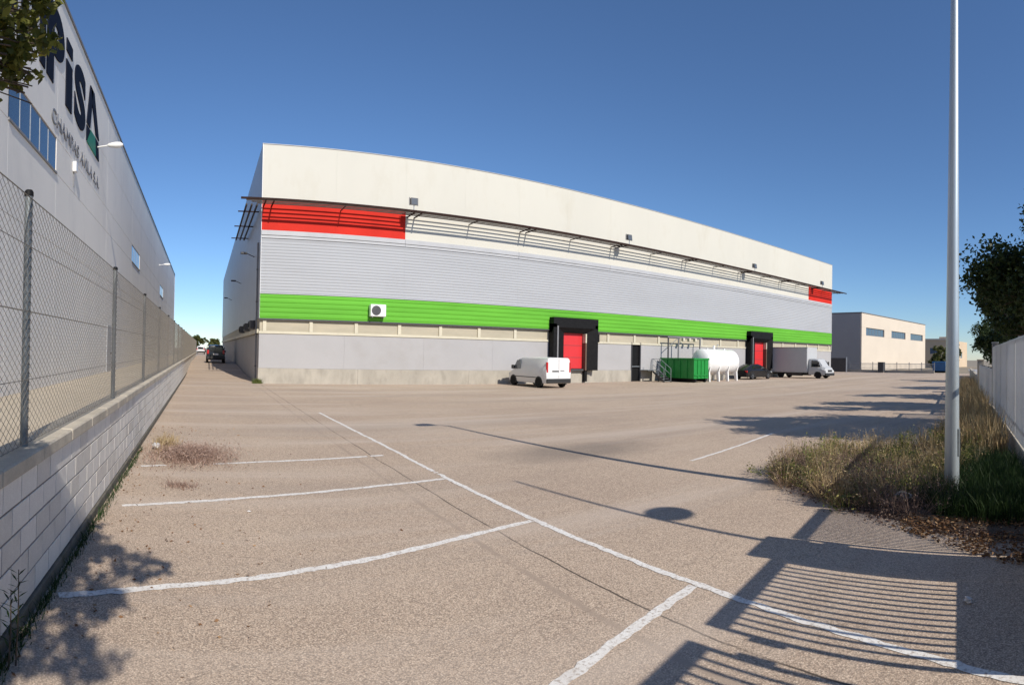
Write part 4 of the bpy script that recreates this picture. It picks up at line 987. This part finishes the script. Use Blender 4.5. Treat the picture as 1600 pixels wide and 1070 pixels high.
link('soil_crumbs', leaf_mesh('soil_crumbs', 'brush', leaves_at(P, .022, .7, .6), None, tnt(n, .3)), label='brown crumbs and twigs along the edge of the planting strip', cat='debris', kind='stuff')
# scattered leaves and crumbs over the lot
n = 420; P = np.stack([-1.25 + np.abs(rng.normal(0, 1.2, n)), 3 + rng.random(n) * 12, np.full(n, .012)], 1); P = P[P[:, 0] < 4]
link('stray_leaves', leaf_mesh('stray_leaves', 'litter', leaves_at(P, .020, .85, .45), None, tnt(len(P))), label='stray fallen leaves scattered along the foot of the block wall', cat='leaves', kind='stuff')
# dry mauve weed sprawling by the wall
C_ = np.array([-.2, 10.8]); n = 3000
rr = np.abs(rng.normal(0, .40, n)); aa = rng.random(n) * 2 * np.pi; b = np.stack([C_[0] + rr * np.cos(aa), C_[1] + 1.15 * rr * np.sin(aa), np.full(n, .01)], 1)
h = rng.uniform(.03, .24, n); V = blades(b, h, np.full(n, .010), 2.6)
P = b.copy(); P[:, 2] += h * .8; P[:, :2] += rng.normal(size=(n, 2)) * .12
link('dry_weed', leaf_mesh('dry_weed', 'mauve', np.concatenate([V, leaves_at(P, .02, .3, .35)]), None, np.concatenate([np.tile(tnt(n), 2), tnt(n)])), label='dry mauve-brown weed sprawling on the asphalt by the block wall', cat='weed', kind='stuff')
n = 500; b = np.stack([rng.normal(-.75, .12, n), rng.normal(11.9, .35, n), np.full(n, .01)], 1); h = rng.uniform(.05, .25, n)
link('yellow_weed', leaf_mesh('yellow_weed', 'straw', blades(b, h, np.full(n, .012), 1.6), None, np.tile(tnt(n, .6), 2)), label='yellowed weed tuft between the dry weed and the block wall', cat='weed', kind='stuff')
n = 260; b = np.stack([rng.normal(-.32, .12, n), rng.normal(8.55, .10, n), np.full(n, .01)], 1); h = rng.uniform(.02, .10, n)
link('small_weed', leaf_mesh('small_weed', 'mauve', blades(b, h, np.full(n, .008), 2), None, np.tile(tnt(n, .25), 2)), label='small dark dry weed tuft on the asphalt near the second parking line', cat='weed', kind='stuff')
n = 1500; b = np.stack([-1.25 + np.abs(rng.normal(0, .035, n)), 2.6 + rng.random(n) ** 1.6 * 9, np.full(n, .0)], 1); h = rng.uniform(.02, .12, n)
link('wall_moss', leaf_mesh('wall_moss', 'grass', blades(b, h, np.full(n, .008), 1.2), None, np.tile(tnt(n), 2)), label='low green moss and grass along the foot of the block wall', cat='moss', kind='stuff')
# tall single weed at the wall
t = thing('stalk_weed', 'single upright leafy weed growing at the foot of the block wall', 'weed', (-1.16, 3.52, 0))
for k, (dx, dy, hh_) in enumerate(((0, 0, .62), (-.03, -.06, .50))):
    st = link('stem', MB().path([(dx, dy, 0), (dx + .01, dy, hh_ * .5), (dx + .0, dy + .02, hh_)], [.006, .005, .003], 6).mesh('stem', 'bark'), t)
    P = []; 
    for q in range(26):
        z = hh_ * (.25 + .75 * q / 26); a = q * 2.4; P.append([[dx, dy, z], [dx + .035 * math.cos(a) - .008 * math.sin(a), dy + .035 * math.sin(a) + .008 * math.cos(a), z + .02], [dx + .075 * math.cos(a), dy + .075 * math.sin(a), z + .035], [dx + .035 * math.cos(a) + .008 * math.sin(a), dy + .035 * math.sin(a) - .008 * math.cos(a), z + .02]])
    link('leaves', leaf_mesh('leaves', 'grass', np.array(P), None, tnt(26)), t)
n = 500; b = np.stack([rng.normal(3.25, .12, n), FY - np.abs(rng.normal(.08, .08, n)), np.full(n, .0)], 1); h = rng.uniform(.05, .35, n)
link('corner_weed', leaf_mesh('corner_weed', 'weed', blades(b, h, np.full(n, .02), .8), None, np.tile(tnt(n, .3), 2)), label='green weed tuft at the near corner of the big warehouse', cat='weed', kind='stuff')
# crumpled litter
def crumple(name, lab, loc, s, seed, mat='litter_white', group='litter'):
    import bmesh
    r0 = random.Random(seed); bm = bmesh.new(); bmesh.ops.create_icosphere(bm, subdivisions=2, radius=1)
    for v in bm.verts: v.co *= r0.uniform(.55, 1.1); v.co.z *= .6
    zmin = min(v.co.z for v in bm.verts)
    for v in bm.verts: v.co = Vector((v.co.x * s[0], v.co.y * s[1], (v.co.z - zmin) * s[2]))
    me = bpy.data.meshes.new(name); bm.to_mesh(me); bm.free(); me.materials.append(M[mat])
    link(name, me, None, loc, None, lab, 'litter', group)
crumple('crumpled_paper', 'crumpled white paper in the shadow right of the bar shadows', (4.83, 1.13, .004), (.035, .05, .05), 1)
crumple('crumpled_paper', 'crumpled white paper by the wall beside the yellowed weed', (-.93, 11.6, .004), (.10, .16, .11), 2)
crumple('crumpled_paper', 'torn white paper against the dry mauve weed', (-.62, 10.95, .004), (.06, .10, .05), 3)
crumple('plastic_bag', 'pale plastic bag caught in the brown brush', (7.9, 2.85, .02), (.10, .16, .14), 4)
crumple('plastic_scrap', 'small pale plastic scrap in the brush near the lamp post', (7.55, 2.95, .02), (.07, .06, .07), 5)
crumple('paper_scrap', 'tiny white paper scrap between two parking lines', (.62, 7.3, .004), (.03, .03, .015), 6)
